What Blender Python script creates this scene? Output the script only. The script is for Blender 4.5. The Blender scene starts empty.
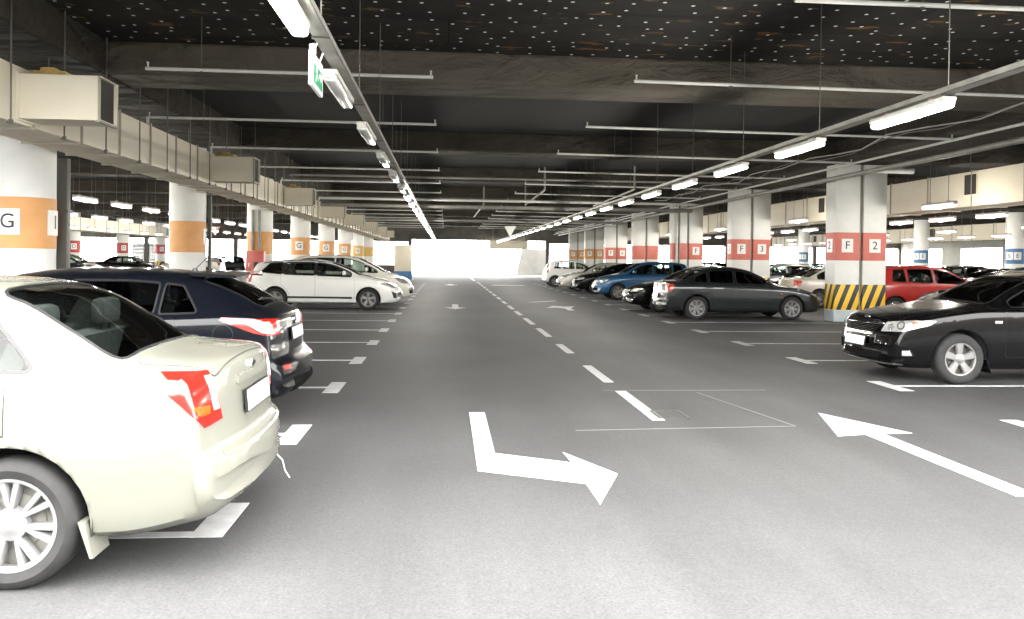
import bpy, bmesh, math, random
import numpy as np
from mathutils import Vector, Matrix
from mathutils.bvhtree import BVHTree
from mathutils.geometry import convex_hull_2d

random.seed(7)
SC = bpy.context.scene
COL = SC.collection
PI = math.pi

# ------------------------------------------------------------------ materials
def new_mat(name):
    m = bpy.data.materials.new(name)
    m.use_nodes = True
    nt = m.node_tree
    return m, nt, nt.nodes['Principled BSDF']

def mat(name, col, rough=.5, metal=0., coat=0., spec=.5, emit=None, es=0.):
    m, nt, b = new_mat(name)
    b.inputs['Base Color'].default_value = (*col, 1)
    b.inputs['Roughness'].default_value = rough
    b.inputs['Metallic'].default_value = metal
    b.inputs['Coat Weight'].default_value = coat
    b.inputs['Coat Roughness'].default_value = .04
    b.inputs['Specular IOR Level'].default_value = spec
    if emit:
        b.inputs['Emission Color'].default_value = (*emit, 1)
        b.inputs['Emission Strength'].default_value = es
    return m

def N(nt, t, **kw):
    n = nt.nodes.new(t)
    for k, v in kw.items():
        if k in n.inputs: n.inputs[k].default_value = v
        else: setattr(n, k, v)
    return n

def coords(nt, scale=(1, 1, 1), obj=True):
    tc = N(nt, 'ShaderNodeTexCoord')
    mp = N(nt, 'ShaderNodeMapping')
    mp.inputs['Scale'].default_value = scale
    nt.links.new(tc.outputs['Object'], mp.inputs['Vector'])
    return mp.outputs['Vector']

def ramp(nt, fac, stops):
    r = N(nt, 'ShaderNodeValToRGB')
    e = r.color_ramp.elements
    while len(e) < len(stops): e.new(.5)
    for i, (p, c) in enumerate(stops):
        e[i].position = p
        e[i].color = (*c, 1) if len(c) == 3 else c
    nt.links.new(fac, r.inputs['Fac'])
    return r.outputs['Color']

def mixc(nt, fac, a, b, mode='MIX'):
    m = N(nt, 'ShaderNodeMix', data_type='RGBA', blend_type=mode)
    for sock, v in ((m.inputs[0], fac), (m.inputs[6], a), (m.inputs[7], b)):
        if hasattr(v, 'links'): nt.links.new(v, sock)
        elif isinstance(v, (int, float)): sock.default_value = v
        else: sock.default_value = (*v, 1)
    return m.outputs[2]

def noise(nt, vec, scale, detail=4, rough=.55):
    n = N(nt, 'ShaderNodeTexNoise')
    n.inputs['Scale'].default_value = scale
    n.inputs['Detail'].default_value = detail
    n.inputs['Roughness'].default_value = rough
    nt.links.new(vec, n.inputs['Vector'])
    return n.outputs['Fac']

def bump(nt, b, h, strength, dist=.02):
    bp = N(nt, 'ShaderNodeBump')
    bp.inputs['Strength'].default_value = strength
    bp.inputs['Distance'].default_value = dist
    nt.links.new(h, bp.inputs['Height'])
    nt.links.new(bp.outputs['Normal'], b.inputs['Normal'])

def noisy(name, c1, c2, scale, rough=.6, metal=0., bs=0., stretch=(1, 1, 1), lo=.35, hi=.65, coat=0.):
    m, nt, b = new_mat(name)
    v = coords(nt, stretch)
    f = noise(nt, v, scale)
    nt.links.new(ramp(nt, f, [(lo, c1), (hi, c2)]), b.inputs['Base Color'])
    b.inputs['Roughness'].default_value = rough
    b.inputs['Metallic'].default_value = metal
    b.inputs['Coat Weight'].default_value = coat
    if bs: bump(nt, b, f, bs)
    return m

def asphalt():
    m, nt, b = new_mat('asphalt')
    v = coords(nt)
    big = noise(nt, v, .35, 5)
    fine = noise(nt, v, 60, 3, .7)
    vs = coords(nt, (1, .18, 1))
    streak = noise(nt, vs, 1.1, 5)
    c = ramp(nt, big, [(.3, (.050, .050, .051)), (.7, (.070, .070, .071))])
    mid = noise(nt, v, 17, 4, .7)
    c = mixc(nt, .5, c, ramp(nt, fine, [(.3, (.2, .2, .2)), (.7, (.8, .8, .8))]), 'OVERLAY')
    c = mixc(nt, .22, c, ramp(nt, mid, [(.3, (.25, .25, .25)), (.7, (.75, .75, .75))]), 'OVERLAY')
    c = mixc(nt, .25, c, ramp(nt, streak, [(.35, (.25, .25, .25)), (.65, (.75, .75, .75))]), 'OVERLAY')
    # small dark scuffs
    v3 = coords(nt, (1, 2.2, 1))
    sp = noise(nt, v3, 5.5, 2, .4)
    c = mixc(nt, ramp(nt, sp, [(.70, (0, 0, 0)), (.76, (.6, .6, .6))]), c, (.07, .07, .07))
    nt.links.new(c, b.inputs['Base Color'])
    b.inputs['Roughness'].default_value = .68
    b.inputs['Specular IOR Level'].default_value = .35
    bump(nt, b, fine, .25, .004)
    return m

def ceiling_mat():
    m, nt, b = new_mat('black_insulation')
    v = coords(nt)
    f = noise(nt, v, 1.6, 4)
    c = ramp(nt, f, [(.3, (.016, .0145, .0125)), (.7, (.032, .029, .0255))])
    # panel joints
    br = N(nt, 'ShaderNodeTexBrick')
    nt.links.new(v, br.inputs['Vector'])
    br.inputs['Scale'].default_value = 1.0
    br.inputs['Brick Width'].default_value = 2.4
    br.inputs['Row Height'].default_value = 1.2
    br.inputs['Mortar Size'].default_value = .008
    br.inputs['Color1'].default_value = (.75, .75, .75, 1)
    br.inputs['Color2'].default_value = (1.25, 1.25, 1.25, 1)
    br.inputs['Mortar'].default_value = (.3, .3, .3, 1)
    c = mixc(nt, 1.0, c, br.outputs['Color'], 'MULTIPLY')
    # yellow mineral wool showing through tears
    tv = coords(nt, (1, 3, 1))
    t = noise(nt, tv, 1.7, 4, .5)
    c = mixc(nt, ramp(nt, t, [(.635, (0, 0, 0)), (.66, (1, 1, 1))]), c, (.13, .075, .03))
    # white washers of the fixing pins
    vo = N(nt, 'ShaderNodeTexVoronoi', voronoi_dimensions='2D')
    vo.inputs['Scale'].default_value = 2.8
    vo.inputs['Randomness'].default_value = .75
    nt.links.new(v, vo.inputs['Vector'])
    d = ramp(nt, vo.outputs['Distance'], [(.062, (1, 1, 1)), (.074, (0, 0, 0))])
    c = mixc(nt, d, c, (.85, .85, .82))
    nt.links.new(c, b.inputs['Base Color'])
    b.inputs['Roughness'].default_value = .85
    b.inputs['Specular IOR Level'].default_value = .2
    return m

def fabric_mat(name='wrinkled_insulation_fabric', k=1.):
    m, nt, b = new_mat(name)
    v = coords(nt, (.55, .8, 1.1))
    w = noise(nt, v, 1.6, 5, .55)
    w.node.inputs['Distortion'].default_value = .5
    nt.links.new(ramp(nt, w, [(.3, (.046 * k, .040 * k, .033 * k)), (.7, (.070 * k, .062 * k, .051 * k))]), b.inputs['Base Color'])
    b.inputs['Roughness'].default_value = .9
    b.inputs['Specular IOR Level'].default_value = .15
    bump(nt, b, w, 1., .30)
    return m

def glass_mat(name, tint, gloss=1.5, dust=0., dcol=(.4, .45, .42)):
    m = bpy.data.materials.new(name)
    m.use_nodes = True
    nt = m.node_tree
    nt.nodes.clear()
    out = N(nt, 'ShaderNodeOutputMaterial')
    tr = N(nt, 'ShaderNodeBsdfTransparent')
    tr.inputs['Color'].default_value = (*tint, 1)
    gl = N(nt, 'ShaderNodeBsdfGlossy')
    gl.inputs['Roughness'].default_value = .02
    fr = N(nt, 'ShaderNodeFresnel')
    fr.inputs['IOR'].default_value = gloss
    mx = N(nt, 'ShaderNodeMixShader')
    nt.links.new(fr.outputs[0], mx.inputs[0])
    nt.links.new(tr.outputs[0], mx.inputs[1])
    nt.links.new(gl.outputs[0], mx.inputs[2])
    if dust:
        df = N(nt, 'ShaderNodeBsdfDiffuse')
        df.inputs['Color'].default_value = (*dcol, 1)
        m2 = N(nt, 'ShaderNodeMixShader')
        m2.inputs[0].default_value = dust
        nt.links.new(mx.outputs[0], m2.inputs[1])
        nt.links.new(df.outputs[0], m2.inputs[2])
        mx = m2
    nt.links.new(mx.outputs[0], out.inputs['Surface'])
    return m

def paint(name, col, metal=.0, rough=.35, dirt=0., coat=1., spec=.5):
    m, nt, b = new_mat(name)
    v = coords(nt)
    base = col
    if dirt:
        d = noise(nt, coords(nt, (1, 1, 1)), 3.2, 6, .65)
        c = mixc(nt, ramp(nt, d, [(.55, (0, 0, 0)), (.75, (dirt, dirt, dirt))]), col, (.20, .16, .11))
        nt.links.new(c, b.inputs['Base Color'])
    else:
        b.inputs['Base Color'].default_value = (*col, 1)
    b.inputs['Metallic'].default_value = metal
    b.inputs['Roughness'].default_value = rough
    b.inputs['Coat Weight'].default_value = coat
    b.inputs['Specular IOR Level'].default_value = spec
    b.inputs['Coat Roughness'].default_value = .03
    return m

M = {}
M['asphalt'] = asphalt()
M['joint'] = mat('pale_floor_joint', (.15, .15, .15), .7)
M['concrete'] = noisy('outdoor_concrete', (.62, .62, .60), (.74, .74, .72), 1.5, .9)
M['ceiling'] = ceiling_mat()
M['fabric'] = fabric_mat(k=.8)
M['fabric_lit'] = fabric_mat('wrinkled_fabric_lit', 1.9)  # same beam fabric, daylight on the front beams put into a brighter colour
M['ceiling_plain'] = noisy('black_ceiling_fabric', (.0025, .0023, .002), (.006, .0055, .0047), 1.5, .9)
M['white_line'] = noisy('road_paint', (.40, .40, .40), (.50, .50, .50), 9, .6)
M['worn_line'] = noisy('worn_road_paint', (.25, .25, .25), (.38, .38, .38), 14, .65)
M['col_white'] = noisy('white_pillar_paint', (.74, .745, .72), (.80, .805, .78), 2.5, .55)
M['col_salmon'] = noisy('salmon_red_paint', (.56, .155, .12), (.62, .18, .14), 3, .55)
M['col_orange'] = noisy('orange_paint', (.66, .33, .12), (.72, .37, .14), 3, .55)
M['col_deep'] = noisy('deep_orange_paint', (.62, .22, .06), (.68, .25, .07), 3, .55)
M['col_red'] = noisy('dark_red_paint', (.42, .05, .05), (.48, .06, .06), 3, .55)
M['col_blue'] = noisy('blue_paint', (.05, .16, .32), (.06, .18, .36), 3, .55)
M['col_yellow'] = mat('warning_yellow', (.82, .52, .035), .5)
M['col_black'] = mat('warning_black', (.035, .037, .04), .5)
M['col_grey'] = noisy('grey_blue_plinth_paint', (.36, .42, .44), (.42, .48, .50), 3, .6)
M['plate_white'] = mat('white_sign', (.82, .82, .80), .4)
M['letter'] = mat('black_lettering', (.02, .02, .02), .5)
M['steel'] = noisy('galvanised_steel', (.30, .29, .26), (.40, .385, .35), 6, .45, .6)
M['pipe_white'] = noisy('pale_pipe_paint', (.60, .60, .56), (.70, .70, .66), 4, .45)
M['pipe_grey'] = noisy('grey_pipe_paint', (.20, .195, .175), (.27, .265, .24), 4, .5)
M['pipe_dark'] = mat('dark_grey_pipe', (.085, .085, .075), .5)
M['rod'] = mat('hanger_rod_steel', (.12, .115, .10), .5, .5)
M['duct'] = noisy('cream_duct_board', (.76, .70, .56), (.80, .745, .61), 1.2, .6)
M['duct_edge'] = mat('duct_flange', (.36, .335, .27), .5)
M['duct_dark'] = mat('duct_inside', (.035, .032, .028), .8)
M['wool'] = noisy('yellow_mineral_wool', (.40, .27, .09), (.55, .40, .16), 12, .9)
M['tube_on'] = mat('lit_diffuser', (.9, .9, .9), .4, emit=(1, .985, .95), es=6.)
M['tube_pink'] = mat('lit_diffuser_pinkish', (.9, .85, .85), .4, emit=(1.2, .94, .99), es=1.)
M['tube_off'] = mat('unlit_diffuser', (.62, .62, .58), .25, coat=.5)
M['fixture'] = mat('fixture_housing', (.45, .44, .40), .5)
M['red_box'] = mat('red_cabinet_paint', (.55, .12, .10), .4)
M['exit_green'] = mat('exit_sign_green', (.02, .28, .12), .4)
M['wall'] = noisy('pale_wall_paint', (.56, .53, .46), (.63, .60, .52), 1.2, .7)
M['wall_grey'] = noisy('grey_concrete_wall', (.40, .40, .38), (.48, .48, .46), 1.5, .8)
M['wall_ramp'] = noisy('dark_concrete_ramp', (.14, .137, .128), (.17, .166, .156), 1.5, .8)
M['wall_dark'] = noisy('dark_spandrel', (.10, .095, .085), (.15, .14, .125), 1.5, .8)
M['grate'] = mat('cast_iron_grate', (.06, .06, .06), .5, .5)
# car materials
M['silver'] = paint('silver_beige_paint', (.168, .169, .141), .2, .42, dirt=.3)
M['navy'] = paint('blue_black_paint', (.003, .0037, .006), .0, .3, 0, .5, .1)
M['white_car'] = paint('white_car_paint', (.80, .80, .78), 0, .4)
M['cream_car'] = paint('cream_white_paint', (.72, .71, .64), 0, .4)
M['black_car'] = paint('black_car_paint', (.0025, .0025, .003), 0, .25, 0, .4, .08)
M['grey_car'] = paint('graphite_grey_paint', (.013, .017, .018), .2, .35, 0, .8, .2)
M['blue_car'] = paint('metallic_blue_paint', (.010, .085, .205), .25, .35)
M['red_car'] = paint('red_car_paint', (.40, .014, .010), 0, .35)
M['silver2'] = paint('light_silver_paint', (.55, .54, .50), .4, .4)
M['greycar2'] = paint('mid_grey_paint', (.20, .20, .20), .3, .4)
M['glass'] = glass_mat('car_glass', (.62, .70, .66))
M['glass_dark'] = glass_mat('tinted_car_glass', (.16, .17, .18))
M['glass_rear'] = glass_mat('dusty_rear_glass', (.50, .56, .54), 1.4)
M['rubber'] = mat('black_rubber', (.018, .018, .019), .7)
M['tyre'] = noisy('tyre_rubber', (.012, .012, .012), (.020, .020, .020), 12, .8)
M['trim'] = mat('black_plastic', (.012, .012, .013), .4)
M['interior'] = mat('dark_interior', (.028, .028, .030), .8)
M['seat'] = noisy('seat_cloth', (.10, .10, .10), (.14, .14, .135), 20, .9)
M['alloy'] = mat('alloy_wheel', (.22, .22, .215), .4, .5)
M['hubcap'] = mat('silver_wheel_trim', (.22, .22, .22), .35, .3)
M['chrome'] = mat('chrome', (.75, .75, .75), .12, 1.)
M['red_lens'] = mat('red_lamp_lens', (.36, .012, .008), .15, coat=.6)
M['amber_lens'] = mat('amber_lamp_lens', (.48, .07, .008), .15, coat=1.)
M['clear_lens'] = mat('clear_lamp_lens', (.42, .42, .42), .12, .35, coat=1.)
M['intake'] = mat('matt_black_mesh', (.006, .006, .006), 1., spec=.05)
M['reflector'] = mat('lamp_reflector', (.75, .75, .75), .15, .8)
M['plate'] = mat('blank_white_number_plate', (.86, .86, .85), .35)
M['mirror'] = mat('mirror_glass', (.8, .8, .8), .03, 1.)

# ------------------------------------------------------------------ mesh helpers
def obj(name, data, parent=None, m=None):
    o = bpy.data.objects.new(name, data)
    COL.objects.link(o)
    if parent is not None: o.parent = parent
    return o

def to_mesh(bm, name, mats, smooth=None):
    me = bpy.data.meshes.new(name)
    bm.normal_update()
    bm.to_mesh(me)
    bm.free()
    for m_ in (mats if isinstance(mats, (list, tuple)) else [mats]):
        me.materials.append(M[m_] if isinstance(m_, str) else m_)
    if smooth is not None and len(me.polygons):
        me.polygons.foreach_set('use_smooth', [True] * len(me.polygons))
        me.set_sharp_from_angle(angle=math.radians(smooth))
    return me

def tag(o, label=None, cat=None, group=None, kind=None):
    if label: o['label'] = label
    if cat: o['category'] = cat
    if group: o['group'] = group
    if kind: o['kind'] = kind
    return o

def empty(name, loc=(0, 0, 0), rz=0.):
    o = bpy.data.objects.new(name, None)
    COL.objects.link(o)
    o.location = loc
    o.rotation_euler = (0, 0, rz)
    o.empty_display_size = .2
    return o

def copy_tree(o, parent=None):
    kids = list(o.children)
    c = o.copy()
    COL.objects.link(c)
    if parent is not None: c.parent = parent
    for k in kids: copy_tree(k, c)
    return c

def box(bm, x0, x1, y0, y1, z0, z1, mi=0, bev=0.):
    g = bmesh.ops.create_cube(bm, size=1)
    vs = g['verts']
    for v in vs:
        v.co = Vector(((x0 + x1) / 2 + v.co.x * (x1 - x0), (y0 + y1) / 2 + v.co.y * (y1 - y0), (z0 + z1) / 2 + v.co.z * (z1 - z0)))
    fs = {f for v in vs for f in v.link_faces}
    for f in fs: f.material_index = mi
    if bev:
        es = list({e for v in vs for e in v.link_edges})
        r = bmesh.ops.bevel(bm, geom=es, offset=bev, segments=2, affect='EDGES', profile=.5)
        for f in r['faces']: f.material_index = mi
    return bm

def tube(bm, p0, p1, r, seg=10, mi=0, r2=None, caps=True):
    p0, p1 = Vector(p0), Vector(p1)
    d = p1 - p0
    q = d.to_track_quat('Z', 'Y')
    g = bmesh.ops.create_cone(bm, cap_ends=caps, segments=seg, radius1=r, radius2=r if r2 is None else r2, depth=d.length)
    mtx = Matrix.Translation((p0 + p1) / 2) @ q.to_matrix().to_4x4()
    bmesh.ops.transform(bm, matrix=mtx, verts=g['verts'])
    for f in {f for v in g['verts'] for f in v.link_faces}: f.material_index = mi
    return bm

def prism(bm, pts, axis, a, b, mi=0):
    """polygon extruded along axis (0,1,2) between a and b; pts give the two other coordinates in xyz order"""
    def P(u, v, w):
        c = [u, v]
        c.insert(axis, w)
        return c
    A = [bm.verts.new(P(u, v, a)) for u, v in pts]
    B = [bm.verts.new(P(u, v, b)) for u, v in pts]
    n = len(pts)
    fs = [bm.faces.new(A), bm.faces.new(B[::-1])]
    for i in range(n): fs.append(bm.faces.new((A[i], B[i], B[(i + 1) % n], A[(i + 1) % n])))
    for f in fs: f.material_index = mi
    bmesh.ops.recalc_face_normals(bm, faces=fs)
    return bm

def lathe(bm, prof, axis='Y', seg=32, mi=0, closed=False, center=(0, 0, 0), ang=(0, 2 * PI)):
    """prof: (radius, axial)"""
    full = abs(ang[1] - ang[0] - 2 * PI) < 1e-6
    n = seg if full else seg + 1
    rings = []
    for r, a in prof:
        ring = []
        for i in range(n):
            t = ang[0] + (ang[1] - ang[0]) * i / seg
            c, s = math.cos(t) * r, math.sin(t) * r
            p = (c, a, s) if axis == 'Y' else (c, s, a)
            ring.append(bm.verts.new(Vector(p) + Vector(center)))
        rings.append(ring)
    fs = []
    pr = list(range(len(prof))) + ([0] if closed else [])
    for k in range(len(pr) - 1):
        A, B = rings[pr[k]], rings[pr[k + 1]]
        for i in range(n if full else n - 1):
            j = (i + 1) % n
            fs.append(bm.faces.new((A[i], A[j], B[j], B[i])))
    for f in fs: f.material_index = mi
    bmesh.ops.recalc_face_normals(bm, faces=fs)
    return bm

def mk(name, fn, mats, parent=None, smooth=None):
    bm = bmesh.new()
    fn(bm)
    return obj(name, to_mesh(bm, name, mats, smooth), parent)

def text_mesh(s, size, mats, depth=.004):
    cu = bpy.data.curves.new('text', 'FONT')
    cu.body = s
    cu.size = size
    cu.extrude = depth
    cu.align_x = 'CENTER'
    cu.align_y = 'CENTER'
    o = bpy.data.objects.new('text', cu)
    COL.objects.link(o)
    dg = bpy.context.evaluated_depsgraph_get()
    me = bpy.data.meshes.new_from_object(o.evaluated_get(dg))
    bpy.data.objects.remove(o)
    bpy.data.curves.remove(cu)
    me.materials.clear()
    me.materials.append(M[mats])
    return me

# ------------------------------------------------------------------ cars
class Pchip:
    def __init__(s, pts):
        s.x = np.array([p[0] for p in pts], float)
        s.y = np.array([p[1] for p in pts], float)
        h = np.diff(s.x)
        d = np.diff(s.y) / h
        m = np.zeros(len(pts))
        m[0], m[-1] = d[0], d[-1]
        for i in range(1, len(pts) - 1):
            if d[i - 1] * d[i] > 0:
                w1, w2 = 2 * h[i] + h[i - 1], h[i] + 2 * h[i - 1]
                m[i] = (w1 + w2) / (w1 / d[i - 1] + w2 / d[i])
        s.m, s.h = m, h
    def __call__(s, x):
        x = min(max(x, s.x[0]), s.x[-1])
        i = min(max(int(np.searchsorted(s.x, x)) - 1, 0), len(s.h) - 1)
        t = (x - s.x[i]) / s.h[i]
        return float((2 * t**3 - 3 * t**2 + 1) * s.y[i] + (t**3 - 2 * t**2 + t) * s.h[i] * s.m[i]
                     + (-2 * t**3 + 3 * t**2) * s.y[i + 1] + (t**3 - t**2) * s.h[i] * s.m[i + 1])

def ccw(poly):
    a = sum(poly[i][0] * poly[(i + 1) % len(poly)][1] - poly[(i + 1) % len(poly)][0] * poly[i][1] for i in range(len(poly)))
    return list(poly) if a > 0 else list(poly)[::-1]

def hull(poly):
    idx = convex_hull_2d([Vector(p) for p in poly])
    return ccw([poly[i] for i in idx])

def round_poly(poly, r, n=3):
    poly = ccw(poly)
    out = []
    k = len(poly)
    for i in range(k):
        p, a, b = Vector(poly[i]), Vector(poly[i - 1]), Vector(poly[(i + 1) % k])
        da, db = (a - p), (b - p)
        ra = min(r, da.length * .45)
        rb = min(r, db.length * .45)
        A, B = p + da.normalized() * ra, p + db.normalized() * rb
        for j in range(n + 1):
            t = j / n
            out.append(tuple(A * (1 - t)**2 + p * 2 * t * (1 - t) + B * t**2))
    return hull(out)

def grow(poly, d):
    poly = ccw(poly)
    k = len(poly)
    cx = sum(p[0] for p in poly) / k
    cy = sum(p[1] for p in poly) / k
    lines = []
    for i in range(k):
        a, b = Vector(poly[i]), Vector(poly[(i + 1) % k])
        e = b - a
        if e.length < 1e-5: continue
        n = Vector((e.y, -e.x)).normalized()
        lines.append((a + n * d, e.normalized()))
    out = []
    for i in range(len(lines)):
        (p, u), (q, v) = lines[i - 1], lines[i]
        den = u.x * v.y - u.y * v.x
        if abs(den) < 1e-6:
            out.append((q.x, q.y)); continue
        t = ((q.x - p.x) * v.y - (q.y - p.y) * v.x) / den
        out.append(((p + u * t).x, (p + u * t).y))
    return out

class Car:
    """one body shape: meshes are built once, instances share them"""
    def __init__(s, key, L, W, fo, wb, r, top, belt, wid, rw, bot, **kw):
        s.key, s.L, s.W, s.fo, s.wb, s.r = key, L, W, fo, wb, r
        s.top, s.belt, s.wid, s.rw, s.bot = Pchip(top), Pchip(belt), Pchip(wid), Pchip(rw), Pchip(bot)
        s.kx = sorted({round(p[0], 4) for p in top + wid})
        s.parts = []          # (name, mesh, parent index, label, mods)
        s.kw = kw
        s.track = kw.get('track', W / 2 - .105)
        s.make_base()

    def section(s, x):
        w, zb, t = s.wid(x), s.bot(x), s.top(x)
        zb = min(zb, t - .05)
        b = min(s.belt(x), t - .015)
        h = b - zb
        dz = t - b
        rw = min(s.rw(x), w * .96)
        drop = min(.55 * dz, s.kw.get('drop', .075))
        e = t - drop
        gb = max(rw, .945 * w)
        k = min(1, dz / .3)
        c = [(0, zb), (.80 * w, zb), (.945 * w, zb + min(.05, .18 * h)), (.98 * w, zb + .28 * h), (1.0 * w, zb + .55 * h),
             (.995 * w, zb + .78 * h), (.975 * w, b - min(.03, .1 * h)), (.945 * w, b + .004),
             (gb * .955 + rw * .045 - .004, b + .02 * k + .001),
             (gb * .5 + rw * .5 + .012 * k, b * .5 + e * .5), (rw, e), (rw * .84, e + drop * .62), (rw * .5, t - drop * .1), (0, t)]
        return c

    def edge(s, x):
        t = s.top(x); b = min(s.belt(x), t - .015)
        return t - min(.55 * (t - b), s.kw.get('drop', .075))

    def make_base(s):
        xs = set(np.linspace(0, s.L, s.kw.get('stations', 84)).round(4))
        for a, b in zip(s.kx[:-1], s.kx[1:]):
            n = max(1, int((b - a) / .05))
            for i in range(n + 1): xs.add(round(a + (b - a) * i / n, 4))
        xs = sorted(xs)
        keep = [xs[0]]
        for x in xs[1:]:
            if x - keep[-1] > .008: keep.append(x)
        keep[-1] = s.L
        rows = []
        for x in keep:
            c = s.section(x)
            t = [0.]
            for i in range(1, len(c)): t.append(t[-1] + max(1e-4, math.dist(c[i], c[i - 1])))
            py, pz = Pchip(list(zip(t, [p[0] for p in c]))), Pchip(list(zip(t, [p[1] for p in c])))
            row = []
            sub = [2, 2, 3, 3, 3, 3, 3, 2, 2, 3, 3, 3, 3]
            for i in range(len(c) - 1):
                for j in range(sub[i]):
                    u = t[i] + (t[i + 1] - t[i]) * j / sub[i]
                    row.append((py(u), pz(u)))
            row.append(c[-1])
            rows.append(row)
        bm = bmesh.new()
        nr = len(rows[0])
        V = []
        for x, row in zip(keep, rows):
            ring = [bm.verts.new((x, y, z)) for y, z in row]
            ring += [bm.verts.new((x, -y, z)) for y, z in row[-2:0:-1]]
            V.append(ring)
        n = len(V[0])
        for a, b in zip(V[:-1], V[1:]):
            for i in range(n):
                j = (i + 1) % n
                bm.faces.new((a[i], b[i], b[j], a[j]))
        for ring in (V[0], V[-1]):
            cx = sum((v.co for v in ring), Vector()) / n
            c = bm.verts.new(cx + Vector((-.012 if ring is V[0] else .012, 0, 0)))
            for i in range(n):
                j = (i + 1) % n
                bm.faces.new((ring[i], ring[j], c) if ring is V[0] else (ring[j], ring[i], c))
        # bumpers and lamps curve round the corners in plan
        cf, cr, sp = s.kw.get('round_front', .2), s.kw.get('round_rear', .14), .6
        for v in bm.verts:
            q = (abs(v.co.y) / (s.W / 2))**2.6
            if v.co.x < sp: v.co.x += cf * q * (1 - v.co.x / sp)**1.3
            elif v.co.x > s.L - sp: v.co.x -= cr * q * (1 - (s.L - v.co.x) / sp)**1.3
        bmesh.ops.recalc_face_normals(bm, faces=bm.faces)
        bm.normal_update()
        s.bvh = BVHTree.FromBMesh(bm)
        s.base = bpy.data.meshes.new('base')
        bm.to_mesh(s.base)
        s.fc = np.array([f.calc_center_median() for f in bm.faces])
        s.fn = np.array([f.normal for f in bm.faces])
        s.vc = [tuple(v.co) for v in bm.verts]
        bm.free()

    # frames: (origin, d, t); polygon coords (s, z) with s along t -- or plan frames (x, y)
    def frame(s, end, ang, side=1):
        a = math.radians(ang)
        if end == 'front':
            return Vector((0, 0, 0)), Vector((-math.cos(a), math.sin(a) * side, 0)), Vector((math.sin(a), math.cos(a) * side, 0)), Vector((0, 0, 1))
        if end == 'rear':
            return Vector((s.L, 0, 0)), Vector((math.cos(a), math.sin(a) * side, 0)), Vector((-math.sin(a), math.cos(a) * side, 0)), Vector((0, 0, 1))
        if end == 'side':
            return Vector((0, 0, 0)), Vector((0, side, 0)), Vector((1, 0, 0)), Vector((0, 0, 1))
        if end == 'top':
            return Vector((0, 0, 0)), Vector((0, 0, 1)), Vector((1, 0, 0)), Vector((0, 1, 0))

    def planes(s, fr, poly):
        o, d, t, u = fr
        P = [o + t * p[0] + u * p[1] for p in poly]
        c = sum(P, Vector()) / len(P)
        out = []
        for i in range(len(P)):
            e = P[(i + 1) % len(P)] - P[i]
            if e.length < 1e-5: continue
            nn = e.cross(d).normalized()
            if nn.dot(c - P[i]) > 0: nn = -nn
            out.append((P[i], nn))
        return out

    def cut_hole(s, bm, fr, poly, thr, where=None, kill=True):
        pl = s.planes(fr, poly)
        d = fr[1]
        P = [fr[0] + fr[2] * p[0] + fr[3] * p[1] for p in poly]
        lo = [min(p[0] for p in poly) - .12, min(p[1] for p in poly) - .12]
        hi = [max(p[0] for p in poly) + .12, max(p[1] for p in poly) + .12]
        def near(f):
            c = f.calc_center_median()
            q = c - fr[0]
            a, b = q.dot(fr[2]), q.dot(fr[3])
            return f.normal.dot(d) > thr and lo[0] < a < hi[0] and lo[1] < b < hi[1] and (where is None or where(c))
        fs = [f for f in bm.faces if near(f)]
        for p, nn in pl:
            g = [f for f in fs if any((v.co - p).dot(nn) > 1e-6 for v in f.verts)]
            rest = [f for f in fs if not any((v.co - p).dot(nn) > 1e-6 for v in f.verts)]
            g += list({e for f in g for e in f.edges}) + list({v for f in g for v in f.verts})
            r = bmesh.ops.bisect_plane(bm, geom=g, dist=1e-5, plane_co=p, plane_no=nn)
            fs = [q for q in r['geom'] if isinstance(q, bmesh.types.BMFace) and (q.calc_center_median() - p).dot(nn) < 1e-5] + rest
        dead = []
        for f in fs:
            c = f.calc_center_median()
            if (where is None or where(c)) and all((c - p).dot(nn) < 1e-5 for p, nn in pl): dead.append(f)
        if kill: bmesh.ops.delete(bm, geom=dead, context='FACES')

    def patch(s, fr, poly, off=.003, thick=.006, thr=.1, where=None, minus=(), smooth=40, close=False):
        d = fr[1]
        C, F, VV = s.fc, s.fn, s.vc
        q = C - np.array(fr[0])
        u, v = q @ np.array(fr[2]), q @ np.array(fr[3])
        ok = (F @ np.array(d) > thr)
        ok &= (u > min(p[0] for p in poly) - .15) & (u < max(p[0] for p in poly) + .15) & (v > min(p[1] for p in poly) - .15) & (v < max(p[1] for p in poly) + .15)
        bm = bmesh.new()
        vm = {}
        for i in np.nonzero(ok)[0]:
            if where is not None and not where(Vector(C[i])): continue
            vs = []
            for j in s.base.polygons[int(i)].vertices:
                if j not in vm: vm[j] = bm.verts.new(VV[j])
                vs.append(vm[j])
            bm.faces.new(vs)
        for p, nn in s.planes(fr, poly):
            g = list(bm.faces) + list(bm.edges) + list(bm.verts)
            bmesh.ops.bisect_plane(bm, geom=g, dist=1e-5, plane_co=p, plane_no=nn, clear_outer=True)
        for mp in minus:
            pl = s.planes(fr, mp)
            for p, nn in pl:
                g = list(bm.faces) + list(bm.edges) + list(bm.verts)
                bmesh.ops.bisect_plane(bm, geom=g, dist=1e-5, plane_co=p, plane_no=nn)
            dead = [f for f in bm.faces if all((f.calc_center_median() - p).dot(nn) < 1e-5 for p, nn in pl)]
            bmesh.ops.delete(bm, geom=dead, context='FACES')
        bm.normal_update()
        nrm2 = {v: v.normal.copy() for v in bm.verts}
        for v in bm.verts: v.co += nrm2[v] * off
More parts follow.
